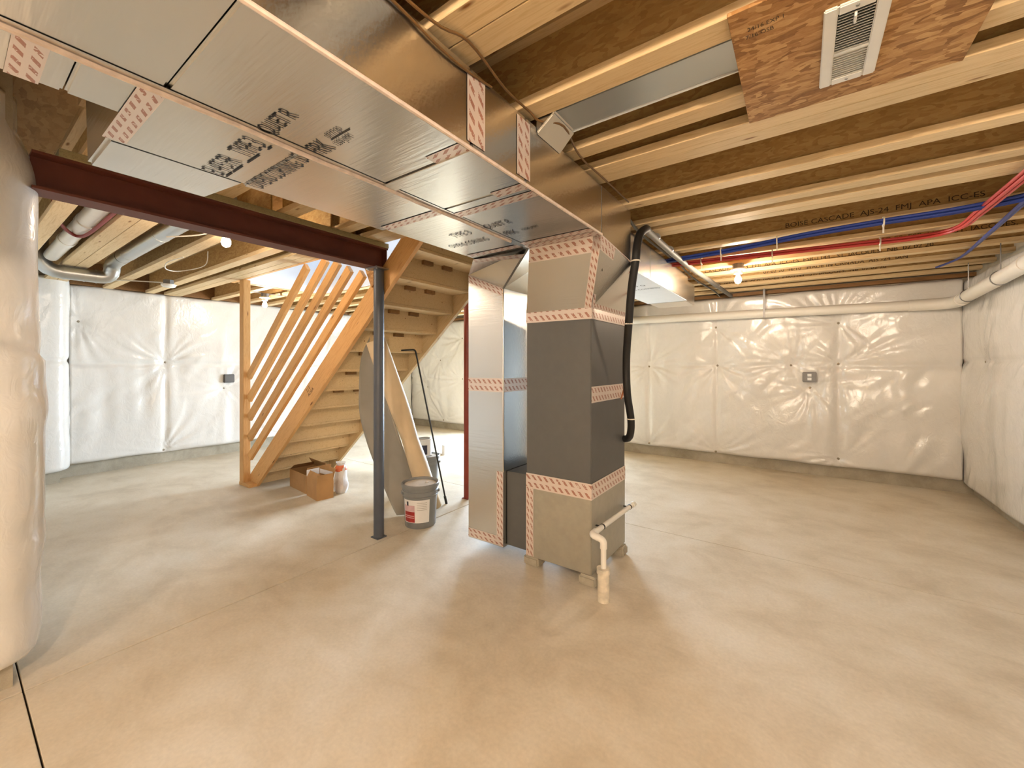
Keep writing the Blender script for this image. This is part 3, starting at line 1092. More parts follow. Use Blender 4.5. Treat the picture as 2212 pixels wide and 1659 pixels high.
# the drop
RX0, RX1, RY0, RY1 = -2.10, -1.765, 2.38, 2.90
rtop = [(RX0, RY0, 2.095), (RX1, RY0, 1.955), (RX1, RY1, 1.955), (RX0, RY1, 2.095)]
obj('drop', MB().hexa([(RX0, RY0, 0.07), (RX1, RY0, 0.07), (RX1, RY1, 0.07), (RX0, RY1, 0.07)], rtop), 'foil', ret_d)
obj('elbow', MB().hexa(rtop, [(RXL, SEND - 0.01, DZ0), (SXL - 0.003, SEND - 0.01, DZ0), (SXL - 0.003, 2.50, 2.20), (RXL - 0.1, 2.60, DZ1)]), 'foil', ret_d)
obj('corner_bead', MB().tube([(RX1, RY0, 0.62), (RX1, RY0, 1.955)], 0.006, 8), 'foil_smooth', ret_d, True)
obj('corner_bead', MB().tube([(RX1, RY0, 1.955), (SXL - 0.006, SEND - 0.005, DZ0 - 0.002)], 0.007, 8), 'insul_gray', ret_d, True)
tape_on(ret_d, (RX0, RY0, 1.20), (RX1, RY0, 1.20), (0, 0, 0.10), (0, -1, 0))
tape_on(ret_d, (RX1, RY0, 1.20), (RX1, RY1, 1.20), (0, 0, 0.10), (1, 0, 0))
tape_on(ret_d, (RX0, RY0, 0.075), (RX1, RY0, 0.075), (0, 0, 0.07), (0, -1, 0))
tape_on(ret_d, (RX1 - 0.06, RY0, 0.146), (RX1 - 0.06, RY0, 0.62), (0.06, 0, 0), (0, -1, 0), 0.0021)
ra, rb = Vector(rtop[0]), Vector(rtop[1])
tape_on(ret_d, ra - Vector((0, 0, 0.06)), rb - Vector((0, 0, 0.06)), (0, 0, 0.06), (0, -1, 0))
rc, rd = Vector((RXL, SEND - 0.01, DZ0)), Vector((SXL - 0.003, SEND - 0.01, DZ0))
nel = (rb - ra).cross(rc - ra)
if nel.y > 0:
    nel = -nel
tape_on(ret_d, rc.lerp(ra, 0.2), rd.lerp(rb, 0.2), (rc - ra) * 0.2, nel, 0.004)

# trunk continuing past the furnace
tr = thing('trunk_duct', 'white and foil trunk duct continuing towards the far wall behind the furnace', 'duct', (-1.2, 3.9, DZ0))
panelbox('duct_section', -1.44, -1.0, 2.53, 3.35, DZ0, DZ1, tr)
panelbox('duct_section', -1.44, -1.0, 3.353, 4.72, DZ0, DZ1, tr)
panelbox('end_section', -1.42, -1.02, 4.722, 5.15, DZ0 - 0.004, DZ1 - 0.03, tr)
obj('liner', MB().box(-1.432, -1.008, 2.55, 4.71, DZ0 - 0.0025, DZ0 - 0.0005), 'white_paint', tr)
text('printed_text', 'TYPE 475 Q', (-1.40, 3.60, DZ0 - 0.003), xd, ud, 0.05, 'ink', tr, 0.8, 0.003)
text('printed_text', 'OWENS CORNING', (-1.40, 3.78, DZ0 - 0.003), xd, ud, 0.05, 'ink', tr, 0.6, 0.003)

# galvanized take-off in the joist bay
gd = thing('takeoff_duct', 'flat galvanized metal duct lying between joists beside the strand board panel', 'duct', (-0.5, 1.49, 2.40))
obj('duct', MB().box(-0.80, -0.16, 1.412, 1.575, 2.402, 2.56), 'galvanized', gd, bevel=0.006)
obj('flange', MB().box(-0.80, -0.16, 1.573, 1.580, 2.398, 2.425), 'white_paint', gd)
obj('foil_collar', MB().hexa([(-0.875, 1.40, 2.33), (-0.875, 1.60, 2.33), (-0.79, 1.585, 2.396), (-0.79, 1.405, 2.396)],
                             [(-0.875, 1.40, 2.56), (-0.875, 1.60, 2.56), (-0.79, 1.585, 2.565), (-0.79, 1.405, 2.565)]), 'foil', gd, bevel=0.006)

# ------------------------------------------------------------------ strand board panel with register
pn = tag(obj('ceiling_panel', MB().box(-0.17, 0.425, 1.285, 1.905, 2.377, 2.3885), 'osb_panel', bevel=0.001, seg=1), 'brown strand board panel screwed under the joists near the top right', 'panel')
text('printed_text', '24/16 EXP 1', (-0.128, 1.375, 2.377), (1, 0, 0), (0, -1, 0), 0.016, 'ink', pn, 0.8)
text('printed_text', '7/16 OSB', (-0.135, 1.405, 2.377), (1, 0, 0), (0, -1, 0), 0.016, 'ink', pn, 0.8)
vg = thing('air_register', 'white louvered air register on the strand board ceiling panel', 'vent', (0.125, 1.6, 2.37))
VX0, VX1, VY0, VY1, VZ = 0.052, 0.198, 1.412, 1.792, 2.3765
fr = MB().box(VX0, VX0 + 0.032, VY0, VY1, VZ - 0.010, VZ).box(VX1 - 0.032, VX1, VY0, VY1, VZ - 0.010, VZ)
fr.box(VX0 + 0.032, VX1 - 0.032, VY0, VY0 + 0.035, VZ - 0.010, VZ).box(VX0 + 0.032, VX1 - 0.032, VY1 - 0.035, VY1, VZ - 0.010, VZ)
obj('frame', fr, 'grille_white', vg, bevel=0.003)
obj('backing', MB().box(VX0 + 0.03, VX1 - 0.03, VY0 + 0.03, 1.62, VZ - 0.0012, VZ - 0.0002), 'dark_void', vg)
obj('divider', MB().box(VX0 + 0.032, VX1 - 0.032, 1.618, 1.630, VZ - 0.009, VZ - 0.001), 'grille_white', vg)
sl = None
for k in range(27):
    y = VY0 + 0.042 + k * 0.0118
    if 1.612 < y < 1.636:
        continue
    if sl is None:
        sl = obj('slat', MB().hexa([(VX0 + 0.033, 0, -0.009), (VX1 - 0.033, 0, -0.009), (VX1 - 0.033, 0.002, -0.009), (VX0 + 0.033, 0.002, -0.009)],
                                   [(VX0 + 0.033, 0.006, -0.0014), (VX1 - 0.033, 0.006, -0.0014), (VX1 - 0.033, 0.008, -0.0014), (VX0 + 0.033, 0.008, -0.0014)]), 'grille_white')
        sl.location = (0, y, VZ)
        adopt(sl, vg)
    else:
        q = bpy.data.objects.new('slat', sl.data)
        C.objects.link(q)
        q.location = (0, y, VZ)
        adopt(q, vg)
obj('damper', MB().box(VX0 + 0.031, VX1 - 0.031, 1.631, VY1 - 0.032, VZ - 0.0022, VZ - 0.0002), 'grille_white', vg)
obj('lever', MB().box(0.120, 0.126, 1.452, 1.486, VZ - 0.022, VZ - 0.008), 'grille_white', vg, bevel=0.001)
for y in (VY0 + 0.017, VY1 - 0.017):
    obj('screw', MB().lathe([(0.004, -0.0125), (0.005, -0.0095)], 0.125, y, 8, VZ), 'steel', vg)

# ------------------------------------------------------------------ refrigerant lines and drain
hose_p = [(-0.868, 2.84, 2.338), (-0.845, 2.72, 2.300), (-0.84, 2.60, 2.235), (-0.842, 2.55, 2.15), (-0.845, 2.53, 2.05), (-0.885, 2.573, 1.89), (-0.93, 2.647, 1.67), (-0.985, 2.757, 1.43), (-0.99, 2.79, 1.20), (-0.985, 2.85, 1.015), (-1.005, 2.90, 0.91), (-1.035, 2.94, 0.862), (-1.071, 2.95, 0.85)]
hs = thing('insulated_hose', 'black foam insulated refrigerant line hanging beside the furnace', 'hose', (-0.97, 2.75, 0.85))
obj('sleeve', MB().tube(smooth_path(hose_p), 0.026, 12), 'black_foam', hs, True)
for t_ in (4, 6, 9):
    p = Vector(hose_p[t_])
    obj('zip_tie', MB().tube([p + Vector((0, 0, -0.004)), p + Vector((0, 0, 0.004))], 0.0285, 14), 'cable_white', hs, True)
obj('copper_line', MB().tube(smooth_path([(-1.02, 2.82, 2.10), (-0.96, 2.80, 1.9), (-1.0, 2.86, 1.5), (-1.03, 2.88, 1.3), (-1.068, 2.88, 1.15)]), 0.006, 8), 'copper', hs, True)
pl = thing('pipe', 'grey insulated pipe strapped under the joists from the hose to the far wall', 'pipe', (-0.85, 4.4, 2.35), 'refrigerant lines under the ceiling')
obj('sleeve', MB().tube(smooth_path([(-0.868, 2.82, 2.338), (-0.880, 2.98, 2.340), (-0.885, 4.0, 2.345), (-0.84, 5.0, 2.348), (-0.80, 6.10, 2.352), (-0.795, 6.40, 2.36)]), 0.025, 12), 'insul_gray', pl, True)
for y, x in ((3.1, -0.878), (3.5, -0.882), (4.2, -0.88), (5.45, -0.822)):
    obj('strap', MB().tube([(x, y, 2.354), (x, y + 0.018, 2.354)], 0.0272, 14), 'steel', pl, True)
pl = thing('pipe', 'thin copper coloured pipe under the joists beside the grey insulated pipe', 'pipe', (-1.0, 4.4, 2.37), 'refrigerant lines under the ceiling')
obj('tube', MB().tube(smooth_path([(-0.93, 2.62, 2.37), (-0.972, 3.1, 2.374), (-0.965, 4.1, 2.378), (-0.985, 5.0, 2.375), (-0.94, 5.9, 2.378), (-0.93, 6.38, 2.36)]), 0.010, 10), 'insul_gray', pl, True)
obj('strap', MB().tube([(-0.99, 5.2, 2.376), (-0.99, 5.22, 2.376)], 0.013, 12), 'steel', pl, True)

dr = thing('condensate_drain', 'white plastic drain pipe along the furnace side, elbowing down into a floor stub', 'pipe', (-0.955, 2.285, 0))
zz = 0.49
obj('pipe', MB().tube(rounded([(-1.030, 3.03, 0.350), (-1.030, 2.285, 0.375), (-0.955, 2.285, 0.36), (-0.955, 2.285, 0.17)], 0.028, 6), 0.0165, 14), 'pvc', dr, True)
obj('elbow', MB().tube(rounded([(-1.030, 2.345, 0.373), (-1.030, 2.285, 0.375), (-0.985, 2.285, 0.366)], 0.026, 6), 0.021, 14), 'pvc', dr, True)
obj('elbow', MB().tube(rounded([(-1.0, 2.285, 0.369), (-0.955, 2.285, 0.36), (-0.955, 2.285, 0.31)], 0.026, 6), 0.021, 14), 'pvc', dr, True)
obj('end_cap', MB().tube([(-1.030, 3.0, 0.351), (-1.030, 3.045, 0.3495)], 0.021, 14), 'pvc', dr, True)
obj('floor_stub', MB().lathe([(0.035, 0.0), (0.035, 0.165), (0.040, 0.165), (0.040, 0.195), (0.030, 0.195)], -0.955, 2.285, 24), 'pvc_dirty', dr, True)
for y in (2.44, 2.94):
    zc = 0.375 - (y - 2.285) * 0.0336
    obj('clamp', MB().tube([(-1.030, y, zc), (-1.030, y + 0.012, zc)], 0.019, 14).box(-1.074, -1.046, y, y + 0.012, zc - 0.003, zc + 0.003), 'black_iron', dr, True)

# ------------------------------------------------------------------ drain pipe along the walls
px = thing('drain_pipe', 'long white plastic drain pipe hung along the far and right walls', 'pipe', (1.3, 6.25, 2.05))
obj('run', MB().tube([(-3.1, 6.27, 2.10), (1.02, 6.27, 2.06)], 0.056, 18), 'pvc', px, True)
obj('elbow', MB().tube(rounded([(0.98, 6.27, 2.06), (1.325, 6.27, 2.058), (1.325, 5.95, 2.06)], 0.16, 8), 0.063, 18), 'pvc', px, True)
obj('run', MB().tube([(1.325, 6.02, 2.06), (1.325, 3.0, 2.20)], 0.056, 18), 'pvc', px, True)
obj('coupling', MB().tube([(1.325, 4.62, 2.125), (1.325, 4.50, 2.131)], 0.062, 18), 'pvc', px, True)
for y in (5.78, 5.0, 4.3, 3.5):
    z = 2.06 + (6.02 - y) * 0.0464
    obj('hanger', MB().tube([(1.325 + 0.06 * math.sin(a), y, z + 0.06 * math.cos(a)) for a in [2 * PI * k / 16 for k in range(17)]], 0.004, 6).tube([(1.325, y, z + 0.06), (1.325, y, JZ)], 0.004, 6), 'steel', px, True)
for x in (-0.39, -2.4):
    z = 2.06 + (1.02 - x) * 0.0097
    obj('hanger', MB().box(x - 0.012, x + 0.012, 6.208, 6.212, z - 0.06, JZ - 0.001), 'box_gray', px)


# ------------------------------------------------------------------ outlets in the blankets
def outlet(label, p, n, with_face=True):
    n = Vector(n)
    x = Vector((0, 0, 1)).cross(n).normalized()
    ob = thing('outlet', label, 'outlet', p)
    P = Vector(p)

    def bx(w, h, d0, d1, nm, mat, cz=0.0, bev=0.003):
        mb = MB().box(-w / 2, w / 2, -h / 2, h / 2, d0, d1)
        m = Matrix.Identity(4)
        for i, ax in enumerate((x, Vector((0, 0, 1)), n)):
            for j in range(3):
                m[j][i] = ax[j]
        m.translation = P + Vector((0, 0, cz))
        mb.v = [tuple(m @ Vector(v)) for v in mb.v]
        return obj(nm, mb, mat, ob, bevel=bev)
    bx(0.145, 0.13, -0.05, 0.004, 'box', 'box_gray', 0, 0.008)
    bx(0.13, 0.115, 0.003, 0.008, 'cover_plate', 'box_gray', 0, 0.004)
    if with_face:
        bx(0.042, 0.034, 0.007, 0.012, 'receptacle', 'white_paint', 0.024, 0.006)
        bx(0.042, 0.034, 0.007, 0.012, 'receptacle', 'white_paint', -0.024, 0.006)
    return ob


outlet('metal duplex outlet with two white receptacles on the far insulated wall', (0.088, 6.362, 1.245), (0, -1, 0))
outlet('small bare metal electrical box set in the left insulated wall', (-7.345, 2.66, 1.185), (1, 0, 0), False)


# ------------------------------------------------------------------ lamps
def lamp(label, x, y, zb, box=True, bulb=True, group='bare bulb ceiling lampholders', mat='bulb_lit'):
    t = thing('lampholder' if bulb else 'smoke_alarm', label, 'lamp' if bulb else 'alarm', (x, y, zb), group if bulb else None)
    if box:
        obj('junction_box', MB().lathe([(0.05, 0.0), (0.05, 0.05)], x, y, 8, zb), 'box_gray', t)
    if bulb:
        obj('base', MB().lathe([(0.028, -0.05), (0.034, -0.048), (0.040, -0.022), (0.068, -0.012), (0.068, -0.001)], x, y, 24, zb), 'porcelain', t, True)
        prof = [(0.013, -0.05), (0.015, -0.064), (0.028, -0.094), (0.030, -0.112), (0.023, -0.133), (0.004, -0.144)]
        obj('bulb', MB().lathe(prof, x, y, 10, zb), mat, t, 'all')
    else:
        obj('dish', MB().lathe([(0.050, -0.034), (0.062, -0.028), (0.072, -0.008), (0.072, -0.001)], x, y, 24, zb), 'porcelain', t, True)
        obj('grille', MB().lathe([(0.020, -0.037), (0.024, -0.034)], x, y, 16, zb), 'porcelain', t, True)
    return t


lamp('lit bare bulb on a grey box under the joists, right of the furnace', -0.50, 4.52, 2.335)
lamp('lit bare bulb close to the red steel beam, left of the stairs', -3.37, 1.20, JZ - 0.002, False, mat='bulb_weak')
lq = lamp('lit bare bulb seen through the sloping boards of the stair railing', -6.05, 2.62, 2.334, mat='bulb_weak')
obj('bar_hanger', MB().box(-6.075, -6.025, 2.43, 2.92, 2.384, 2.389), 'steel', lq)
lamp('round white ceiling alarm near the left wall', -6.02, 1.56, 2.338, True, False)
lamp('added unseen fill bulb in the ceiling right behind the camera', 0.55, -0.8, JZ - 0.002, False, mat='bulb_fill')  # unseen bulb, added as fill for the near ceiling and floor
lamp('added unseen fill bulb in the ceiling far behind the camera', -0.35, -2.8, JZ - 0.002, False, mat='bulb_fill')  # second unseen bulb, added to lift the overall light

# ------------------------------------------------------------------ loose sheet roll leaning under the stairs
rl = thing('sheet_roll', 'half unrolled tan sheet roll leaning against the stairs behind the grey column', 'roll', (-2.9, 2.7, 0))
tb, tt = Vector((-2.885, 2.755, 0.035)), Vector((-3.10, 2.27, 1.62))
ax = (tt - tb).normalized()
tube_pts = [tb.lerp(tt, k / 14) for k in range(15)]
mb = MB()
side_v = Vector((-0.816, -0.578, 0))
nx = (side_v - ax * side_v.dot(ax)).normalized()
ny = ax.cross(nx)
NR = 20
rr0 = random.Random(4)
for k, p in enumerate(tube_pts):
    for q in range(NR):
        a = 2 * PI * q / NR
        r = 0.088 + 0.004 * math.sin(3 * a + k * 0.5) - 0.010 * math.exp(-((k - 6) / 1.2) ** 2) * (1 + math.sin(2 * a))
        if k == 14:
            r *= 0.96
        mb.v.append(tuple(p + (nx * math.cos(a) + ny * math.sin(a)) * r))
for k in range(14):
    for q in range(NR):
        a, b = k * NR + q, k * NR + (q + 1) % NR
        mb.f.append((a, b, b + NR, a + NR))
        mb.uv.append(None)
o = obj('roll', mb, 'sheet_tan', rl, 'all', solid=0.006)
edge = [(-3.13, 2.235, 1.665), (-3.307, 2.258, 1.455), (-3.49, 2.36, 1.125), (-3.56, 2.42, 0.89), (-3.555, 2.485, 0.65), (-3.50, 2.52, 0.463), (-3.385, 2.53, 0.271), (-3.166, 2.486, 0.075), (-3.056, 2.462, 0.004)]
edge = smooth_path(edge, 4)
mb = MB()
NQ = 12
rows = len(edge)
for k, e_ in enumerate(edge):
    t = k / (rows - 1)
    pt = tt.lerp(tb, min(1, t * 1.02)) + nx * 0.086
    if t > 0.82:
        f = (t - 0.82) / 0.18
        pt = pt.lerp(Vector((-2.93, 2.60, 0.004)), f)
    for q in range(NQ + 1):
        w = q / NQ
        p = pt.lerp(e_, w)
        p += Vector((-0.55, 0.80, 0)) * (0.16 * math.sin(PI * w) * (e_ - pt).length) * (1 - t ** 3)
        mb.v.append(tuple(p))
for k in range(rows - 1):
    for q in range(NQ):
        a = k * (NQ + 1) + q
        mb.f.append((a, a + 1, a + NQ + 2, a + NQ + 1))
        mb.uv.append(None)
obj('loose_flap', mb, 'sheet_grey', rl, 'all', solid=0.004)

# bent iron rod
rod = tag(obj('bent_rod', MB().tube(rounded([(-3.36, 2.765, 1.548), (-3.25, 2.855, 1.558), (-2.915, 2.965, 0.012)], 0.03, 5), 0.0085, 8), 'black_iron', None, True), 'thin dark rod with a bent top leaning against the stairs', 'rod')
rod2 = obj('foot_tip', MB().tube([(-2.930, 2.960, 0.075), (-2.912, 2.966, 0.0)], 0.0125, 8), 'black_iron', rod, True)


# ------------------------------------------------------------------ buckets
def bucket(label, cx, cy, lab):
    t = thing('bucket', label, 'bucket', (cx, cy, 0))
    prof = [(0.126, 0.0), (0.131, 0.006), (0.145, 0.262), (0.153, 0.264), (0.153, 0.272), (0.147, 0.276), (0.148, 0.300), (0.156, 0.302), (0.156, 0.312), (0.149, 0.316), (0.150, 0.335), (0.158, 0.338), (0.158, 0.352)]
    obj('pail', MB().lathe(prof, cx, cy, 40), 'bucket_gray', t, True)
    ld = obj('lid', MB().lathe([(0.160, 0.338), (0.163, 0.345), (0.163, 0.368), (0.157, 0.374), (0.150, 0.372), (0.146, 0.356), (0.06, 0.355), (0.001, 0.355)], cx, cy, 40, 0.0, False), 'bucket_gray', t, True)
    obj('lid_top', MB().lathe([(0.1455, 0.3555), (0.06, 0.3585), (0.001, 0.3585)], cx, cy, 40, 0.0, False), 'bucket_lid', ld, True)
    obj('spout_cap', MB().lathe([(0.016, 0.358), (0.016, 0.364), (0.012, 0.366)], cx + 0.03, cy + 0.05, 14), 'bucket_lid', ld, True)
    if lab:
        def patch(nm, a0, a1, z0, z1, mat, off, par=None):
            mb = MB()
            n = max(2, int(abs(a1 - a0) / 5))
            for i in range(n):
                q = []
                for a, z in ((a0 + (a1 - a0) * i / n, z0), (a0 + (a1 - a0) * (i + 1) / n, z0), (a0 + (a1 - a0) * (i + 1) / n, z1), (a0 + (a1 - a0) * i / n, z1)):
                    r = 0.131 + 0.014 * z / 0.262 + off
                    q.append((cx + r * math.cos(math.radians(a)), cy + r * math.sin(math.radians(a)), z))
                mb.quad(q)
            return obj(nm, mb, mat, par or t, True)
        lb = patch('label', -110, -10, 0.055, 0.250, 'label_white', 0.0015)
        patch('label_print', -106, -62, 0.150, 0.205, 'label_pink', 0.0023, lb)
        patch('label_print', -106, -62, 0.060, 0.150, 'label_red', 0.0023, lb)
        patch('label_stripe', -106, -64, 0.112, 0.118, 'label_pink', 0.0030, lb)
        patch('label_stripe', -106, -64, 0.096, 0.102, 'label_pink', 0.0030, lb)
        patch('label_badge', -93, -85, 0.200, 0.236, 'label_dark', 0.0030, lb)
        for z in (0.225, 0.210, 0.195, 0.180, 0.165):
            patch('label_stripe', -54, -20, z, z + 0.0025, 'pin_grey', 0.0024, lb)
    hz = 0.288
    for s_ in (-1, 1):
        a = math.radians(48)
        obj('handle_lug', MB().lathe([(0.012, -0.012), (0.016, 0.0), (0.012, 0.012)], cx + s_ * 0.153 * math.cos(a), cy + s_ * 0.153 * math.sin(a), 12, hz), 'bucket_gray', t, True)
    return t


bucket('grey plastic pail with a red and white label in front of the leaning roll', -2.735, 2.462, True)
bucket('grey plastic pail half hidden behind the roll, carrying a paint can', -3.50, 3.23, False)
pc = thing('paint_can', 'small dented paint can standing on the lid of the rear pail', 'can', (-3.50, 3.21, 0.375))
obj('can', MB().lathe([(0.076, 0.0), (0.080, 0.004), (0.080, 0.170), (0.084, 0.174), (0.084, 0.182), (0.078, 0.186)], -3.50, 3.21, 28, 0.3755), 'label_white', pc, True)
obj('lid', MB().lathe([(0.070, 0.183), (0.070, 0.192), (0.066, 0.192), (0.05, 0.187)], -3.50, 3.21, 28, 0.3755), 'steel', pc, True)
obj('label_block', MB().hexa([(-3.50 + 0.0815 * math.cos(math.radians(a)), 3.21 + 0.0815 * math.sin(math.radians(a)), 0.392) for a in range(-70, -19, 10)] + [(-3.50 + 0.080 * math.cos(math.radians(a)), 3.21 + 0.080 * math.sin(math.radians(a)), 0.392) for a in range(-20, -71, -10)],
                             [(-3.50 + 0.0815 * math.cos(math.radians(a)), 3.21 + 0.0815 * math.sin(math.radians(a)), 0.495) for a in range(-70, -19, 10)] + [(-3.50 + 0.080 * math.cos(math.radians(a)), 3.21 + 0.080 * math.sin(math.radians(a)), 0.495) for a in range(-20, -71, -10)]), 'label_dark', pc)
fb = tag(obj('foam_block', MB().box(-4.56, -4.50, 4.54, 4.58, 0.0, 0.15).box(-4.68, -4.561, 4.54, 4.58, 0.0, 0.02), 'white_card', bevel=0.003), 'small white upright block on the sunlit floor behind the pails', 'block')


# ------------------------------------------------------------------ cartons
def carton(label, x0, x1, y0, y1, h, flaps, rot=0.0):
    t = thing('cardboard_box', label, 'box', ((x0 + x1) / 2, (y0 + y1) / 2, 0))
    c = Vector(((x0 + x1) / 2, (y0 + y1) / 2, 0))
    th = 0.005
    R_ = Matrix.Translation(c) @ Matrix.Rotation(rot, 4, 'Z') @ Matrix.Translation(-c)

    def add(nm, mb, mat):
        mb.v = [tuple(R_ @ Vector(v)) for v in mb.v]
        return obj(nm, mb, mat, t)
    add('bottom', MB().box(x0 + th, x1 - th, y0 + th, y1 - th, 0.0, th), 'cardboard_inner')
    add('side', MB().box(x0, x0 + th, y0, y1, 0, h), 'cardboard')
    add('side', MB().box(x1 - th, x1, y0, y1, 0, h), 'cardboard')
    add('side', MB().box(x0 + th, x1 - th, y0, y0 + th, 0, h), 'cardboard')
    add('side', MB().box(x0 + th, x1 - th, y1 - th, y1, 0, h), 'cardboard')
    for sd_, L, ang in flaps:
        ca, sa = math.cos(math.radians(ang)) * L, math.sin(math.radians(ang)) * L
        if sd_ in '+x-x':
            xx = x1 - th if sd_ == '+x' else x0 + th
            sg = 1 if sd_ == '+x' else -1
            b = [(xx, y0 + th, h), (xx + sg * th, y0 + th, h), (xx + sg * th, y1 - th, h), (xx, y1 - th, h)]
            d = Vector((sg * ca, 0, sa))
        else:
            yy = y1 - th if sd_ == '+y' else y0 + th
            sg = 1 if sd_ == '+y' else -1
            b = [(x0 + th, yy, h), (x1 - th, yy, h), (x1 - th, yy + sg * th, h), (x0 + th, yy + sg * th, h)]
            d = Vector((0, sg * ca, sa))
        add('flap', MB().hexa(b, [tuple(Vector(q) + d) for q in b]), 'cardboard')
    return t


b1 = carton('small open cardboard carton with raised flaps and a white inner strip, nearest the column', -4.315, -4.035, 2.27, 2.44, 0.20, [('+x', 0.06, 86), ('-y', 0.07, 118), ('+y', 0.10, 75)], -0.15)
obj('white_strip', MB().box(-4.30, -4.06, 2.425, 2.430, 0.215, 0.262).box(-4.325, -4.320, 2.29, 2.43, 0.205, 0.27), 'white_card', b1)
carton('larger cardboard carton lying against the stair foot, left of the small open carton', -4.80, -4.36, 2.33, 2.60, 0.20, [('-x', 0.12, 150), ('+y', 0.11, 120), ('+x', 0.09, 70)], -0.10)
pb = thing('plastic_bag', 'crumpled clear plastic bag with orange print beside the cartons', 'bag', (-4.13, 2.57, 0))
mb = MB()
rb = random.Random(9)
lv = [(0.062, 0.0), (0.075, 0.03), (0.078, 0.09), (0.070, 0.16), (0.064, 0.22), (0.058, 0.27), (0.040, 0.30), (0.052, 0.33)]
for r, z in lv:
    for k in range(16):
        a = 2 * PI * k / 16
        q = r * (1 + rb.uniform(-0.13, 0.13))
        mb.v.append((-4.13 + q * math.cos(a) * 1.15, 2.57 + q * math.sin(a) * 0.85, z))
for i in range(len(lv) - 1):
    for k in range(16):
        a, b = i * 16 + k, i * 16 + (k + 1) % 16
        mb.f.append((a, b, b + 16, a + 16))
        mb.uv.append(None)
mb.f.append(tuple(range(15, -1, -1)))
mb.uv.append(None)
obj('film', mb, 'bag_film', pb, True)
obj('contents', MB().box(-4.185, -4.08, 2.53, 2.605, 0.005, 0.13), 'label_red', pb, bevel=0.012)
obj('print_band', MB().lathe([(0.060, 0.235), (0.066, 0.25), (0.062, 0.275), (0.045, 0.30)], -4.13, 2.57, 14, 0.0, False), 'bag_orange', pb, True)


# ------------------------------------------------------------------ water tubing
def bundle(name, label, paths, mat, ties):
    t = thing(name, label, 'tubing', tuple(paths[0][0]))
    for p in paths:
        obj('tube', MB().tube(smooth_path(p, 5), 0.0095, 8), mat, t, True)
    for q in ties:
        obj('tie', MB().tube([Vector(q) + Vector((-0.004, 0, 0)), Vector(q) + Vector((0.004, 0, 0))], 0.034, 10).box(q[0] - 0.004, q[0] + 0.004, q[1] - 0.004, q[1] + 0.004, q[2] - 0.075, q[2] - 0.03), 'cable_white', t, True)
    return t


offs = [(0, 0), (0.02, 0.004), (0.04, 0), (0.01, -0.017), (0.03, -0.017)]
bundle('blue_tubing', 'bundle of blue plastic water tubes tied under the joists', [[(-1.0 + 0, 3.86 + a, 2.362 + b), (-0.5, 3.80 + a, 2.360 + b), (0.0, 3.68 + a, 2.362 + b), (0.4, 3.64 + a, 2.364 + b), (0.85, 3.60 + a * 1.5, 2.36 + b), (1.10, 3.40 + a * 2, 2.355 + b), (1.20, 2.6 + a * 2, 2.36 + b)] for a, b in offs], 'pex_blue', [(-0.55, 3.83, 2.355), (-0.15, 3.735, 2.355), (0.45, 3.655, 2.355)])
bundle('red_tubing', 'bundle of red plastic water tubes bending towards the upper right corner', [[(-1.15, 4.03 + a, 2.362 + b), (-0.6, 4.08 + a, 2.362 + b), (0.2, 4.17 + a, 2.362 + b), (0.72, 4.22 + a, 2.362 + b), (0.90 - a * 0.6, 4.06 + a * 0.8, 2.355 + b), (0.925 - a, 3.70, 2.35 + b), (0.935 - a, 3.2, 2.352 + b), (0.95 - a, 2.4, 2.356 + b), (0.99 - a, 1.6, 2.362 + b)] for a, b in offs], 'pex_red', [(-0.75, 4.085, 2.355), (-0.2, 4.145, 2.355), (0.5, 4.22, 2.355)])
bundle('blue_tubing', 'pair of loose pale blue tubes running towards the corner above the wall pipe', [[(1.04 + a, 2.9, 2.365 + b), (1.06 + a, 3.64, 2.355 + b), (1.12 + a * 0.7, 4.5, 2.36 + b), (1.165 + a * 0.4, 5.3, 2.362 + b), (1.10 + a, 5.75, 2.370 + b)] for a, b in offs[:2]], 'pex_blue', [])


def cable(label, pts, r, mat):
    return tag(obj('cable', MB().tube(smooth_path(pts, 5), r, 8), mat, None, True), label, 'cable')


cable('brown cable sagging along the upper edge of the overhead supply duct', [(-0.85, 0.0, 2.386), (-0.862, 0.5, 2.38), (-0.845, 0.80, 2.366), (-0.82, 0.93, 2.378), (-0.85, 1.16, 2.372), (-0.86, 1.33, 2.384), (-0.85, 1.39, 2.372), (-0.80, 1.50, 2.386), (-0.85, 1.75, 2.384), (-0.85, 2.05, 2.384), (-0.85, 2.42, 2.384)], 0.0045, 'cable_brown')
cable('thin brown cable stapled lower along the side of the supply duct', [(-0.865, 0.0, 2.352), (-0.865, 0.60, 2.350), (-0.864, 0.85, 2.330), (-0.866, 0.98, 2.335), (-0.866, 1.10, 2.352)], 0.004, 'cable_brown')
cable('red cable looping down from the ceiling behind the steel beam', [(-4.05, 0.45, 2.68), (-4.10, 0.455, 2.46), (-4.42, 0.53, 2.42), (-4.58, 0.62, 2.40), (-4.38, 0.655, 2.384), (-3.75, 0.665, 2.388), (-3.1, 0.668, 2.395)], 0.012, 'cable_red')
cable('white cable running to the bulb beside the steel beam', [(-3.98, 1.02, 2.384), (-3.72, 1.14, 2.382), (-3.42, 1.20, 2.384)], 0.006, 'cable_white')
cable('white cable running to the ceiling alarm', [(-6.7, 1.10, 2.40), (-6.4, 1.28, 2.382), (-6.07, 1.54, 2.362)], 0.006, 'cable_white')
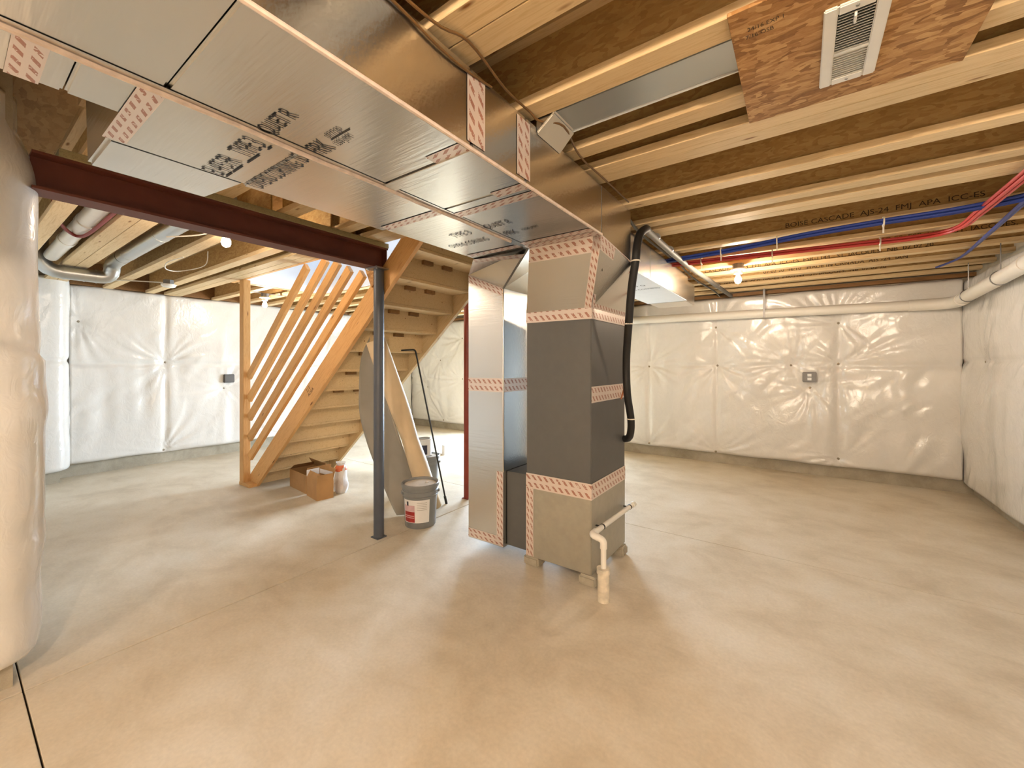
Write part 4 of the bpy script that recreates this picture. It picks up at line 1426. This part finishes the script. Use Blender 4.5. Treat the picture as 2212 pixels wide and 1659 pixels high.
cable('loose pale cable drooping between the joists on the left', [(-4.6, 1.30, 2.384), (-4.9, 1.26, 2.37), (-5.2, 1.33, 2.36), (-5.4, 1.50, 2.40), (-5.1, 1.62, 2.44), (-4.7, 1.52, 2.50)], 0.005, 'cable_white')

# ------------------------------------------------------------------ round ducts and pipes in the left bays
rd_ = thing('round_duct', 'shiny round metal duct with elbows crossing under the joists at far left', 'duct', (-6.0, 0.8, 2.32))
obj('pipe', MB().tube(rounded([(-5.98, 0.565, 2.685), (-5.98, 0.565, 2.318), (-5.98, 1.065, 2.318), (-5.90, 1.068, 2.47), (-5.5, 1.068, 2.475)], 0.16, 5), 0.066, 18), 'galvanized', rd_, True)
for y in (0.72, 0.86, 0.95):
    obj('rib', MB().tube([(-5.98, y, 2.318), (-5.98, y + 0.012, 2.318)], 0.069, 18), 'galvanized', rd_, True)
rd2 = thing('round_duct', 'pale grey round duct running along the joist bay behind the steel beam', 'duct', (-4.3, 1.07, 2.47))
obj('pipe', MB().tube([(-5.49, 1.068, 2.475), (-3.0, 1.068, 2.475)], 0.064, 18), 'galvanized', rd2, True)
for x in (-5.3, -4.3):
    obj('rib', MB().tube([(x, 1.068, 2.475), (x + 0.014, 1.068, 2.475)], 0.067, 18), 'galvanized', rd2, True)
wp = thing('waste_pipe', 'thick white plastic waste pipe in the first joist bay at far left', 'pipe', (-4.5, 0.63, 2.45))
obj('pipe', MB().tube([(-5.85, 0.633, 2.45), (-2.98, 0.633, 2.47)], 0.055, 18), 'pvc', wp, True)
for x in (-5.1, -4.35):
    obj('coupling', MB().tube([(x, 0.633, 2.455), (x + 0.10, 0.633, 2.456)], 0.061, 18), 'pvc', wp, True)
rd3 = thing('round_duct', 'round metal duct in the joist bay at the top edge of the photo', 'duct', (0.2, 0.70, 2.5))
obj('pipe', MB().tube([(-0.86, 0.705, 2.50), (1.5, 0.705, 2.50)], 0.10, 24), 'galvanized', rd3, True)
obj('collar', MB().tube([(-0.868, 0.705, 2.50), (-0.80, 0.705, 2.50)], 0.104, 24), 'foil', rd3, True)
